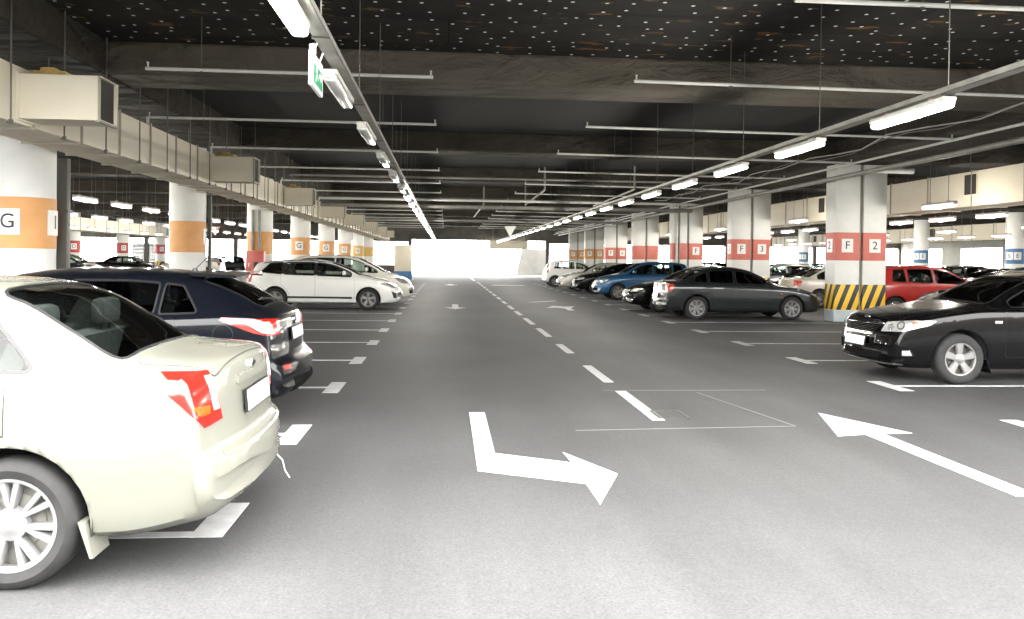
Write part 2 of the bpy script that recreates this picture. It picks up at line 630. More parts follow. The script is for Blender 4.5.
        if thick:
            es = [e for e in bm.edges if e.is_boundary]
            r = bmesh.ops.extrude_edge_only(bm, edges=es)
            nv = [v for v in r['geom'] if isinstance(v, bmesh.types.BMVert)]
            src = {}
            for v in nv:
                best = min((w for e in v.link_edges for w in (e.other_vert(v),) if w in nrm2), key=lambda w: (w.co - v.co).length, default=None)
                if best is not None: v.co -= nrm2[best] * thick
        return bm

    def add(s, name, bm, mats, parent=None, label=None, smooth=40, mods=None):
        me = to_mesh(bm, name, mats, smooth) if not isinstance(bm, bpy.types.Mesh) else bm
        s.parts.append((name, me, parent, label, mods))
        return len(s.parts) - 1

    def surf(s, fr, p, off=0.):
        """point of the body surface under a polygon coordinate of a frame"""
        o = fr[0] + fr[2] * p[0] + fr[3] * p[1] + fr[1] * 6
        h = s.bvh.ray_cast(o, -fr[1])
        if h[0] is None: h = s.bvh.find_nearest(o - fr[1] * 6)
        return h[0] + h[1] * off, h[1]

    def win_poly(s, xa, xb, low=.03, high=.045, slant_a=0., slant_b=0.):
        pts = []
        n = 14
        for i in range(n + 1):
            x = xa + (xb - xa) * i / n
            b = s.belt(x) + low
            e = s.edge(x) - high
            if e > b + .02: pts += [(x, b), (x, e)]
        poly = hull(pts)
        # slanting ends: clip with half planes
        def clip(poly, p, nrm):
            out = []
            k = len(poly)
            for i in range(k):
                a, b = poly[i], poly[(i + 1) % k]
                da = (a[0] - p[0]) * nrm[0] + (a[1] - p[1]) * nrm[1]
                db = (b[0] - p[0]) * nrm[0] + (b[1] - p[1]) * nrm[1]
                if da <= 0: out.append(a)
                if da * db < 0:
                    t = da / (da - db)
                    out.append((a[0] + (b[0] - a[0]) * t, a[1] + (b[1] - a[1]) * t))
            return out
        if slant_a: poly = clip(poly, (xa, s.belt(xa) + low), (-1, slant_a))
        if slant_b: poly = clip(poly, (xb, s.belt(xb) + low), (1, slant_b))
        return round_poly(hull(poly), .05)

    def build(s):
        k = s.kw
        detail = k.get('detail', 1)
        L, W = s.L, s.W
        ax = (s.fo, s.fo + s.wb)
        ra = s.r + k.get('gap', .05)
        body = bmesh.new()
        body.from_mesh(s.base)
        body.normal_update()
        # ---- windows
        wins = []
        for (xa, xb, sa, sb, m_) in k['side_windows']:
            poly = s.win_poly(xa, xb, k.get('win_low', .03), k.get('win_high', .045), sa, sb)
            for sd in (1, -1):
                wins.append(('side_window', s.frame('side', 0, sd), poly, .25, (lambda c, sd=sd: c.y * sd > .2), m_))
        xc, xr, wi = k['windscreen']
        q = round_poly([(xc, -s.rw(xc) + wi[0]), (xr, -s.rw(xr) + wi[1]), (xr, s.rw(xr) - wi[1]), (xc, s.rw(xc) - wi[0])], .08)
        wins.append(('windscreen', s.frame('top', 0), q, .15, (lambda c: c.z > .8), k.get('screen_glass', 'glass')))
        xc, xr, wi = k['rear_window']
        q = round_poly([(xc, -s.rw(xc) + wi[0]), (xr, -s.rw(xr) + wi[1]), (xr, s.rw(xr) - wi[1]), (xc, s.rw(xc) - wi[0])], .07)
        wins.append(('rear_window', s.frame('top', 0), q, .1, (lambda c: c.z > .75), k.get('rear_glass', 'glass_rear')))
        for nm, fr, poly, thr, wh, m_ in wins:
            s.cut_hole(body, fr, poly, thr, wh)
        # ---- arches
        for xw in ax:
            circ = [(xw + ra * math.cos(t), s.r + .01 + ra * math.sin(t)) for t in np.linspace(0, 2 * PI, 29)[:-1]]
            for sd in (1, -1):
                yb = W / 2 - .30
                g = [f for f in body.faces if abs(f.calc_center_median().x - xw) < ra + .15]
                gg = g + list({e for f in g for e in f.edges}) + list({v for f in g for v in f.verts})
                bmesh.ops.bisect_plane(body, geom=gg, dist=1e-5, plane_co=(0, sd * yb, 0), plane_no=(0, sd, 0))
                s.cut_hole(body, s.frame('side', 0, sd), circ, -2, (lambda c, sd=sd, yb=yb: c.y * sd > yb - 1e-4 and c.z < s.r + ra + .12))
        loose = [v for v in body.verts if not v.link_faces]
        bmesh.ops.delete(body, geom=loose, context='VERTS')
        bi = s.add('body', body, ['PAINT', 'interior'] if False else [M['silver'], M['interior']], None, None, 32, 'solid')
        # ---- glass and its rubber surround
        for nm, fr, poly, thr, wh, m_ in wins:
            g = s.patch(fr, grow(poly, .004), -.006, 0, thr, wh)
            gi = s.add(nm, g, m_, None)
            if k.get('seals', True):
                t = s.patch(fr, grow(poly, k.get('seal', .010)), .0025, .006, thr * .5, wh, [grow(poly, -.006)])
                s.add('window_seal', t, 'trim', gi)
        if k.get('black_pillars'):
            lo, hi = k.get('win_low', .03), k.get('win_high', .045)
            sw = k['side_windows']
            for (a0, a1, sa, sb, m1), (b0, b1, ta, tb, m2) in zip(sw[:-1], sw[1:]):
                h = s.edge(a1) - hi - s.belt(a1) - lo
                p = [(a1 - .012, s.belt(a1) + lo), (b0 + .012, s.belt(b0) + lo), (b0 + ta * h + .012, s.belt(a1) + lo + h), (a1 - sb * h - .012, s.belt(a1) + lo + h)]
                for sd in (1, -1):
                    s.add('pillar_trim', s.patch(s.frame('side', 0, sd), hull(p), .003, .006, .2, (lambda c, sd=sd: c.y * sd > .2)), 'trim', None, 'black strip between the side windows')
        # ---- wheel wells
        for xw in ax:
            for sd in (1, -1):
                bm = bmesh.new()
                y0, y1 = sd * (W / 2 - .30), sd * (W / 2 - .035)
                lathe(bm, [(.001, y0), (ra + .012, y0), (ra + .012, y1)], 'Y', 20, 0, False, (xw, 0, s.r + .01), (-.22, PI + .22))
                s.add('wheel_well', bm, 'interior', None, None, 40)
        # ---- doors: the photo shows their outlines
        low = k.get('sill', .34)
        for (xa, xb) in k.get('doors', []):
            n = 6
            bot_pts = [(xa, low + .02), (xb, low + .02)]
            top_pts = [(xa + (xb - xa) * i / n, s.belt(xa + (xb - xa) * i / n) - .005) for i in range(n + 1)]
            poly = round_poly(hull(bot_pts + top_pts), .04)
            mn = [[(xw + (ra + .05) * math.cos(t), s.r + .01 + (ra + .05) * math.sin(t)) for t in np.linspace(0, 2 * PI, 29)[:-1]] for xw in ax]
            for sd in (1, -1):
                wh = (lambda c, sd=sd: c.y * sd > .2)
                sb = s.patch(s.frame('side', 0, sd), grow(poly, .0032), .0012, 0, .3, wh, mn)
                d = s.patch(s.frame('side', 0, sd), poly, .003, .0025, .3, wh, [grow(p, .006) for p in mn])
                di = s.add('door', d, [M['silver']], None, None, 32)
                s.add('door_seam', sb, 'trim', di)
                if detail > 1 or k.get('handles', True):
                    hz = s.belt(xb) - k.get('handle_drop', .10)
                    bm = bmesh.new()
                    P, nn = s.surf(s.frame('side', 0, sd), (xb - .20, hz))
                    box(bm, -.10, .10, -.012, .012, -.014, .014, 0, .008)
                    bmesh.ops.translate(bm, verts=bm.verts, vec=P + Vector((0, sd * .026, 0)))
                    bb = bmesh.new()
                    for dx in (-.08, .08):
                        box(bm, P.x + dx - .012, P.x + dx + .012, P.y - .005, P.y + sd * .026, P.z - .008, P.z + .008)
                    bb.free()
                    s.add('door_handle', bm, [M['silver']] if not k.get('handle_mat') else k['handle_mat'], di)
        # ---- panels seen from above
        for nm, pts in k.get('lids', []):
            poly = round_poly(pts, .06)
            wh = (lambda c: c.z > .55)
            sb = s.patch(s.frame('top', 0), grow(poly, .0032), .0012, 0, .2, wh)
            d = s.patch(s.frame('top', 0), poly, .003, .0025, .2, wh)
            di = s.add(nm, d, [M['silver']], None, None, 32)
            s.add('panel_seam', sb, 'trim', di)
        # ---- lamps, grilles, bumpers: (name, end, angle, polygon, material, mirrored, offset, children)
        for it in k.get('panels', []):
            s.panel(it)
        for (end, z, w, h) in k.get('plates', []):
            fr = s.frame(end, 0)
            xs = [s.surf(fr, (yy, zz))[0].x for yy in (-w / 2, 0, w / 2) for zz in (z - h / 2, z + h / 2)]
            zt = [s.surf(fr, (0, zz))[0].x for zz in (z - h / 2, z + h / 2)]
            tilt = math.atan2(zt[1] - zt[0], h)
            x0 = (min(xs) if end == 'front' else max(xs))
            tilt = max(-.35, min(.35, tilt))
            sg = -1 if end == 'front' else 1
            for nm, ww, hh, o0, o1, m_ in (('number_plate', w, h, .004, .018, 'trim'), ('plate_face', w - .02, h - .018, .018, .021, 'plate')):
                bm = bmesh.new()
                box(bm, min(sg * o0, sg * o1), max(sg * o0, sg * o1), -ww / 2, ww / 2, -hh / 2, hh / 2, 0, .0)
                bmesh.ops.rotate(bm, verts=bm.verts, cent=(0, 0, 0), matrix=Matrix.Rotation(tilt, 3, 'Y'))
                bmesh.ops.translate(bm, verts=bm.verts, vec=(x0 - abs(math.sin(tilt)) * h * .0, 0, z))
                pi_ = s.add(nm, bm, m_, None if nm == 'number_plate' else len(s.parts) - 1, 'blank white plate' if nm == 'number_plate' else None)
        # ---- wheels
        ty, rm, hb = s.wheel_meshes()
        for xw in ax:
            for sd in (1, -1):
                M4 = Matrix.Translation((xw, sd * (W / 2 - .012), s.r)) @ (Matrix.Identity(4) if sd > 0 else Matrix.Rotation(PI, 4, 'Z'))
                s.parts.append(('wheel', ty, None, None, M4))
                wi_ = len(s.parts) - 1
                s.parts.append(('rim', rm, wi_, None, None))
                s.parts.append(('brake_disc', hb, wi_, None, None))
        # ---- mirrors
        if 'mirror' in k:
            xm, zm = k['mirror']
            for sd in (1, -1):
                P, nn = s.surf(s.frame('side', 0, sd), (xm, zm))
                bm = bmesh.new()
                bmesh.ops.create_uvsphere(bm, u_segments=16, v_segments=10, radius=1)
                for v in bm.verts:
                    v.co.x = math.copysign(abs(v.co.x)**.8, v.co.x) * .07 if v.co.x < 0 else v.co.x * .035
                    v.co.y = math.copysign(abs(v.co.y)**.7, v.co.y) * .105
                    v.co.z = math.copysign(abs(v.co.z)**.7, v.co.z) * .072
                bmesh.ops.translate(bm, verts=bm.verts, vec=(P.x + .01, P.y + sd * .15, P.z + .05))
                mi_ = s.add('wing_mirror', bm, [M['silver']], None, None, 60)
                bm = bmesh.new()
                tube(bm, (P.x, P.y - sd * .01, P.z), (P.x + .01, P.y + sd * .12, P.z + .03), .022, 8)
                s.add('mirror_stalk', bm, 'trim', mi_)
                bm = bmesh.new()
                lathe(bm, [(.001, .0), (.9, 0), (.9, -.2)], 'Y', 20)
                for v in bm.verts:
                    v.co = Vector((P.x + .048 + v.co.y * .02, P.y + sd * (.15 + v.co.x * .082), P.z + .05 + v.co.z * .056))
                s.add('mirror_glass', bm, 'mirror', mi_)
        # ---- cabin
        if detail > 0: s.cabin()
        for fn in k.get('extras', []): fn(s)
        s.base_done = True
        return s

    def panel(s, it, parent=None):
        nm, end, ang, poly, m_, mir, off = it[:7]
        kids = it[7] if len(it) > 7 else []
        for sd in ((1, -1) if mir else (1,)):
            fr = s.frame(end, ang, sd)
            if mir or end in ('front', 'rear'):
                wh = (lambda c, sd=sd: c.y * sd > -.02) if mir else None
            pl = ccw(poly) if len(poly) < 5 else hull(poly)
            sep = (lambda c: (c.x < s.L * .4)) if end == 'front' else (lambda c: c.x > s.L * .6)
            if end == 'side': sep = lambda c: True
            whs = (lambda c, sd=sd, sep=sep: sep(c) and (not mir or c.y * sd > -.02))
            minus = []
            if m_.startswith('ring:'):
                minus = [grow(pl, -.010)]
                mm = m_[5:]
            else: mm = m_
            bm = s.patch(fr, pl, off, off + .008, .12, whs, minus)
            if not bm.faces:
                bm.free(); continue
            i = s.add(nm, bm, [M['silver']] if mm == 'PAINT' else mm, parent, None, 30)
            for kd in kids:
                # children are not mirrored again: build for this side only
                fr2 = s.frame(end, kd[2], sd)
                pl2 = ccw(kd[3])
                mn = [grow(pl2, -.014)] if kd[4].startswith('ring:') else []
                b2 = s.patch(fr2, pl2, kd[6], kd[6] + .006, .12, whs, mn)
                if b2.faces: s.add(kd[0], b2, kd[4].replace('ring:', ''), i, None, 30)
                else: b2.free()

    def wheel_meshes(s):
        k = s.kw
        r, rr, wd = s.r, s.kw.get('rim_r', s.r * .68), .205
        bm = bmesh.new()
        prof = [(rr - .01, -.03), (rr, -.008), (rr + .02, -.0), (r * .5 + rr * .5, .008), (r - .03, .0), (r - .008, -.018), (r, -.045), (r, -wd + .045), (r - .008, -wd + .018), (r - .03, -wd), (rr, -wd + .01)]
        lathe(bm, prof, 'Y', 40)
        # tread grooves
        ty = to_mesh(bm, 'wheel', 'tyre', 35)
        bm = bmesh.new()
        n, style = k.get('spokes', (5, 'single'))
        # outer lip
        lathe(bm, [(rr - .012, -.075), (rr - .018, -.02), (rr - .008, -.006), (rr + .006, -.004), (rr + .006, -.02)], 'Y', 40)
        # hub
        lathe(bm, [(.001, -.012), (.03, -.012), (.036, -.016), (.075, -.024), (.082, -.055)], 'Y', 24)
        def spoke(a, w0, w1, skew=0.):
            c, s_ = math.cos(a), math.sin(a)
            R = lambda u, v, y: (u * c - v * s_, y, u * s_ + v * c)
            r0, r1 = .055, rr - .01
            rm_ = (r0 + r1) / 2
            st = [(r0, w0, -.022, 0), (rm_, (w0 + w1) / 2, -.014, skew * .5), (r1, w1, -.012, skew)]
            rings = []
            for u, w, y, sk in st:
                rings.append([bm.verts.new(R(u, sk + w, y - .012)), bm.verts.new(R(u, sk + w * .7, y)), bm.verts.new(R(u, sk - w * .7, y)), bm.verts.new(R(u, sk - w, y - .012)), bm.verts.new(R(u, sk - w, y - .05)), bm.verts.new(R(u, sk + w, y - .05))])
            for A, B in zip(rings[:-1], rings[1:]):
                for i in range(6):
                    j = (i + 1) % 6
                    bm.faces.new((A[i], A[j], B[j], B[i]))
            bm.faces.new(rings[0]); bm.faces.new(rings[-1][::-1])
        for i in range(n):
            a = PI / 2 + 2 * PI * i / n
            if style == 'single': spoke(a, .030, .040)
            elif style == 'wide': spoke(a, .036, .058)
            elif style == 'double':
                spoke(a, .013, .018, .034); spoke(a, .013, .018, -.034)
            elif style == 'thin': spoke(a, .018, .024)
        bmesh.ops.recalc_face_normals(bm, faces=bm.faces)
        rm = to_mesh(bm, 'rim', k.get('rim_mat', 'alloy'), 35)
        bm = bmesh.new()
        lathe(bm, [(.001, -.085), (.13, -.085), (.135, -.095), (rr + .004, -.10)], 'Y', 28)
        hb = to_mesh(bm, 'brake_disc', k.get('disc_mat', 'pipe_dark'), 35)
        return ty, rm, hb

    def cabin(s):
        k = s.kw
        xd = k['windscreen'][0] + .25          # dashboard front
        hw = s.W / 2 - .16
        seat_x = k.get('seat_x', (xd + .85, xd + 1.72))
        def seat(y, w, x, nm='seat'):
            bm = bmesh.new()
            box(bm, x - .50, x, y - w / 2, y + w / 2, .34, .52, 0, .05)
            p = [(x - .10, .48), (x + .06, .48), (x + .24, 1.10), (x + .14, 1.12)]
            prism(bm, [(a, b) for a, b in p], 1, y - w / 2 + .02, y + w / 2 - .02)
            return s.add(nm, bm, 'seat', None, None, 40)
        def rest(y, x, par):
            bm = bmesh.new()
            box(bm, x + .15, x + .25, y - .13, y + .13, 1.14, 1.30, 0, .04)
            tube(bm, (x + .20, y - .05, 1.05), (x + .20, y - .05, 1.16), .008, 6)
            tube(bm, (x + .20, y + .05, 1.05), (x + .20, y + .05, 1.16), .008, 6)
            s.add('headrest', bm, 'seat', par)
        for y in (-.36, .36):
            i = seat(y, .50, seat_x[0]); rest(y, seat_x[0], i)
        i = seat(0, 1.25, seat_x[1], 'rear_seat')
        for y in (-.40, .40): rest(y, seat_x[1], i)
        bm = bmesh.new()
        zt = s.belt(xd) - .02
        prism(bm, [(xd - .15, .5), (xd + .30, .5), (xd + .33, zt - .12), (xd + .22, zt), (xd - .15, zt - .03)], 1, -hw, hw)
        di = s.add('dashboard', bm, 'interior', None, None, 40)
        bm = bmesh.new()
        seg = 24
        ring = []
        for a in range(seg):
            t = 2 * PI * a / seg
            row = []
            for b in range(6):
                u = 2 * PI * b / 6
                R_ = .185 + .014 * math.cos(u)
                row.append(bm.verts.new((.014 * math.sin(u), R_ * math.cos(t), R_ * math.sin(t))))
            ring.append(row)
        for a in range(seg):
            for b in range(6):
                bm.faces.new((ring[a][b], ring[(a + 1) % seg][b], ring[(a + 1) % seg][(b + 1) % 6], ring[a][(b + 1) % 6]))
        box(bm, -.01, .03, -.18, .18, -.02, .02)
        bmesh.ops.rotate(bm, verts=bm.verts, cent=(0, 0, 0), matrix=Matrix.Rotation(-.4, 3, 'Y'))
        bmesh.ops.translate(bm, verts=bm.verts, vec=(xd + .46, -.36, zt - .03))
        s.add('steering_wheel', bm, 'trim', di, None, 40)

    def place(s, name, label, front, yaw, paint_, group=None, detail=True, slim=False):
        """front: world x, y of the middle of the front end; yaw turns the car's rearward axis"""
        root = empty(name, (front[0] + math.cos(yaw) * s.L / 2, front[1] + math.sin(yaw) * s.L / 2, 0), yaw)
        tag(root, label, 'car', group)
        objs = []
        skip = ('door_seam', 'panel_seam', 'mirror_stalk', 'mirror_glass', 'headrest', 'steering_wheel', 'brake_disc', 'window_seal') if slim else ()
        for nm, me, par, lab, mod in s.parts:
            if nm in skip:
                objs.append(None); continue
            o = bpy.data.objects.new(nm, me)
            COL.objects.link(o)
            if par is None:
                o.parent = root
                o.location = (-s.L / 2, 0, 0)
                if isinstance(mod, Matrix): o.matrix_local = Matrix.Translation((-s.L / 2, 0, 0)) @ mod
            else:
                o.parent = objs[par]
            if lab: o['label'] = lab
            for sl in o.material_slots:
                if sl.material is M['silver']:
                    sl.link = 'OBJECT'
                    sl.material = M[paint_]
            if mod == 'solid':
                md = o.modifiers.new('shell', 'SOLIDIFY')
                md.thickness = .022
                md.offset = -1
                md.material_offset = 1
                md.use_even_offset = False
            objs.append(o)
        return root
# ------------------------------------------------------------------ extras fitted to single car shapes
def spoiler(x0, x1, z, w, th=.03):
    def f(s):
        bm = bmesh.new()
        n = 12
        top, bot = [], []
        for i in range(n + 1):
            y = -w + 2 * w * i / n
            q = abs(y / w)
            sw = .05 * q**3
            top.append([bm.verts.new(p) for p in ((x0, y, z - .012 * q), (x1 - sw, y, z - .005 - .03 * q**2), (x1 - sw, y, z - .03 - .03 * q**2), (x0, y, z - th - .03 - .012 * q))])
        for A, B in zip(top[:-1], top[1:]):
            for i in range(4):
                j = (i + 1) % 4
                bm.faces.new((A[i], A[j], B[j], B[i]))
        bm.faces.new(top[0]); bm.faces.new(top[-1][::-1])
        bmesh.ops.recalc_face_normals(bm, faces=bm.faces)
        i = s.add('spoiler', bm, [M['silver']], None, None, 30)
        bm = bmesh.new()
        box(bm, x1 - .006, x1 + .004, -.2, .2, z - .028, z - .010)
        s.add('brake_light', bm, 'red_lens', i, 'red high brake light')
    return f

def antenna(x, y, tilt=.9, ln=.42):
    def f(s):
        z = s.surf(s.frame('top', 0), (x, y))[0].z
        bm = bmesh.new()
        lathe(bm, [(.001, .035), (.014, .03), (.022, .004), (.026, -.01)], 'Z', 12)
        for v in bm.verts: v.co.x *= 1.5
        bmesh.ops.translate(bm, verts=bm.verts, vec=(x, y, z))
        tube(bm, (x + .005, y, z + .02), (x + .005 + ln * math.sin(tilt), y, z + .02 + ln * math.cos(tilt)), .0045, 6, r2=.003)
        s.add('antenna', bm, 'trim', None, None, 40)
    return f

def wiper_rear(x0, z0, ln):
    def f(s):
        P, n = s.surf(s.frame('top', 0), (x0, 0))
        Q, n2 = s.surf(s.frame('top', 0), (x0 - .06, -ln))
        bm = bmesh.new()
        tube(bm, P + n * .01, P + n * .04, .02, 10)
        tube(bm, P + n * .035, Q + n2 * .035, .008, 6)
        tube(bm, P * .35 + Q * .65 + n * .022 + Vector((-.0, .1, 0)), Q + n2 * .022 + Vector((0, -.06, 0)), .007, 6)
        s.add('rear_wiper', bm, 'trim', None, None, 40)
    return f

def mud_flaps(xoff=.36, front=False):
    def f(s):
        for sd in (1, -1):
            x = s.fo + (0 if front else s.wb) + xoff
            bm = bmesh.new()
            y0, y1 = sd * (s.W / 2 - .20), sd * (s.W / 2 - .01)
            prism(bm, [(x - .05, .32), (x - .02, .32), (x + .02, .15), (x + .005, .15)], 1, min(y0, y1), max(y0, y1))
            s.add('mud_flap', bm, [M['silver']], None, None, 40)
    return f

def roof_rails(x0, x1, y):
    def f(s):
        for sd in (1, -1):
            bm = bmesh.new()
            n = 10
            for i in range(n):
                a, b = x0 + (x1 - x0) * i / n, x0 + (x1 - x0) * (i + 1) / n
                za, zb = [s.surf(s.frame('top', 0), (q, sd * y))[0].z for q in (a, b)]
                la, lb = [.03 * min(1, 4 * min(t, 1 - t)) for t in (i / n, (i + 1) / n)]
                tube(bm, (a, sd * y, za + la), (b, sd * y, zb + lb), .012, 8)
            s.add('roof_rail', bm, 'trim', None, None, 40)
    return f

def slats(z0, z1, n, half, x_end='front', m_='chrome', parent='grille', vertical=False):
    def f(s):
        idx = next(i for i, p in enumerate(s.parts) if p[0] == parent)
        fr = s.frame(x_end, 0)
        for i in range(n):
            z = z0 + (z1 - z0) * (i + .5) / n
            hw = half(z) if callable(half) else half
            b2 = s.patch(fr, [(-hw, z - .004), (hw, z - .004), (hw, z + .004), (-hw, z + .004)], .010, .012, .1, lambda c: c.x < 1)
            if b2.faces: s.add('grille_bar', b2, m_, idx, None, 30)
            else: b2.free()
    return f

def badge(end, y, z, rx, rz, m_='chrome', bow=False):
    def f(s):
        P, n = s.surf(s.frame(end, 0), (y, z))
        bm = bmesh.new()
        if bow:
            pts = [(-rx, -rz * .45), (-rx * .35, -rz * .45), (-rx * .3, -rz), (rx * .45, -rz), (rx * .5, -rz * .45), (rx, -rz * .45), (rx * .9, rz * .45), (rx * .35, rz * .45), (rx * .3, rz), (-rx * .45, rz), (-rx * .5, rz * .45), (-rx * .9, rz * .45)]
        else:
            pts = [(rx * math.cos(t), rz * math.sin(t)) for t in np.linspace(0, 2 * PI, 25)[:-1]]
        prism(bm, pts, 0, -.006, .010)
        sg = 1 if end == 'rear' else -1
        bmesh.ops.translate(bm, verts=bm.verts, vec=(P.x + sg * .004, y, z))
        s.add('badge', bm, m_, None, 'small chrome badge', 40)
    return f

def exhaust(y, z):
    def f(s):
        bm = bmesh.new()
        lathe(bm, [(.022, 0), (.028, 0), (.028, -.25), (.022, -.25)], 'Y', 16, 0, True)
        bmesh.ops.rotate(bm, verts=bm.verts, cent=(0, 0, 0), matrix=Matrix.Rotation(-PI / 2, 3, 'Z'))
        bmesh.ops.translate(bm, verts=bm.verts, vec=(s.L - .06, y, z))
        s.add('exhaust_pipe', bm, 'chrome', None, None, 40)
    return f

def side_moulding(xa, xb, z0, z1, m_='trim', off=.012):
    def f(s):
        mn = []
        for sd in (1, -1):
            b2 = s.patch(s.frame('side', 0, sd), round_poly([(xa, z0), (xb, z0 + .01), (xb, z1 + .01), (xa, z1)], .02), off, off + .006, .3, lambda c, sd=sd: c.y * sd > .3)
            s.add('side_moulding', b2, [M['silver']] if m_ == 'BODYPAINT' else m_, None, 'dark strip along the doors' if m_ == 'trim' else None, 30)
    return f

def fuel_flap(x, z, r=.085):
    def f(s):
        ring = [(x + r * math.cos(t), z + r * math.sin(t)) for t in np.linspace(0, 2 * PI, 21)[:-1]]
        wh = lambda c: c.y < -.3
        a = s.patch(s.frame('side', 0, -1), grow(ring, .004), .0012, 0, .3, wh)
        b = s.patch(s.frame('side', 0, -1), ring, .003, .0025, .3, wh)
        i = s.add('fuel_flap', b, [M['silver']], None, None, 30)
        s.add('panel_seam', a, 'trim', i)
    return f

def tow_strap(y):
    def f(s):
        bm = bmesh.new()
        p = [(s.L - .10, y, .30), (s.L - .045, y + .01, .24), (s.L - .03, y + .015, .17), (s.L - .0, y + .02, .12)]
        for a, b in zip(p[:-1], p[1:]): tube(bm, a, b, .004, 6)
        s.add('hanging_wire', bm, 'pipe_white', None, None, 40)
    return f

# ------------------------------------------------------------------ the car shapes
T = {}
T['sedan_a'] = Car('sedan_a', 4.515, 1.725, .92, 2.60, .305,
    top=[(0, .52), (.03, .60), (.12, .68), (.3, .77), (.7, .87), (1.1, .94), (1.25, .97), (1.7, 1.23), (2.05, 1.38), (2.5, 1.445), (3.1, 1.43), (3.4, 1.38), (3.68, 1.235), (3.94, 1.085), (4.03, 1.06), (4.2, 1.04), (4.37, 1.015), (4.405, .985), (4.43, .82), (4.445, .64), (4.46, .605), (4.50, .57), (4.515, .50)],
    belt=[(0, .50), (.12, .64), (.5, .80), (1.2, .91), (2, .94), (3.5, .975), (4.0, .975), (4.35, .96), (4.515, .50)],
    wid=[(0, .70), (.06, .76), (.3, .82), (.7, .855), (1.0, .8625), (3.5, .8625), (4.0, .85), (4.3, .83), (4.42, .81), (4.49, .80), (4.515, .76)],
    rw=[(0, .55), (.4, .66), (1.2, .68), (1.7, .60), (2.1, .555), (3.2, .55), (3.8, .58), (4.0, .64), (4.3, .67), (4.515, .6)],
    bot=[(0, .32), (.05, .25), (.4, .2), (2, .19), (4.0, .21), (4.3, .25), (4.45, .29), (4.515, .36)],
    detail=2, drop=.06, win_low=.035,
    side_windows=[(1.62, 2.50, 0, 0, 'glass'), (2.60, 3.60, 0, 1.1, 'glass')],
    windscreen=(1.28, 2.0, (.10, .06)), rear_window=(3.32, 3.95, (.03, .035)), rear_glass='glass_rear',
    doors=[(1.45, 2.54), (2.56, 3.50)],
    lids=[('bonnet', [(.22, -.60), (1.22, -.70), (1.22, .70), (.22, .60)]), ('boot_lid', [(4.0, -.62), (4.37, -.60), (4.37, .60), (4.0, .62)])],
    panels=[
        ('tail_lamp', 'rear', 45, [(.475, .745), (.62, .73), (.70, .80), (.785, .90), (.79, .95), (.755, .995), (.545, .99)], 'red_lens', True, .006,
            [('clear_strip', 'rear', 45, [(.502, .80), (.55, .80), (.585, .968), (.545, .968)], 'clear_lens', 0, .010),
             ('amber_lens', 'rear', 45, [(.58, .79), (.66, .79), (.70, .84), (.58, .83)], 'amber_lens', 0, .009)]),
        ('boot_garnish', 'rear', 0, [(-.34, .885), (.34, .885), (.34, .925), (-.34, .925)], 'PAINT', False, .018),
        ('bumper_step', 'rear', 0, [(-.62, .565), (.62, .565), (.62, .585), (-.62, .585)], 'PAINT', False, .006),
        ('headlamp', 'front', 40, [(.42, .62), (.80, .66), (.92, .76), (.5, .76)], 'clear_lens', True, .006),
        ('grille', 'front', 0, [(-.35, .60), (.35, .60), (.38, .69), (-.38, .69)], 'trim', False, .006),
        ('lower_intake', 'front', 0, [(-.5, .32), (.5, .32), (.5, .42), (-.5, .42)], 'intake', False, .004)],
    plates=[('rear', .78, .53, .125), ('front', .5, .52, .112)],
    extras=[mud_flaps(), badge('rear', 0, .955, .055, .02, bow=True), tow_strap(.62)],
    mirror=(1.72, .99), spokes=(7, 'double'), rim_mat='hubcap', rim_r=.212, disc_mat='pipe_grey')

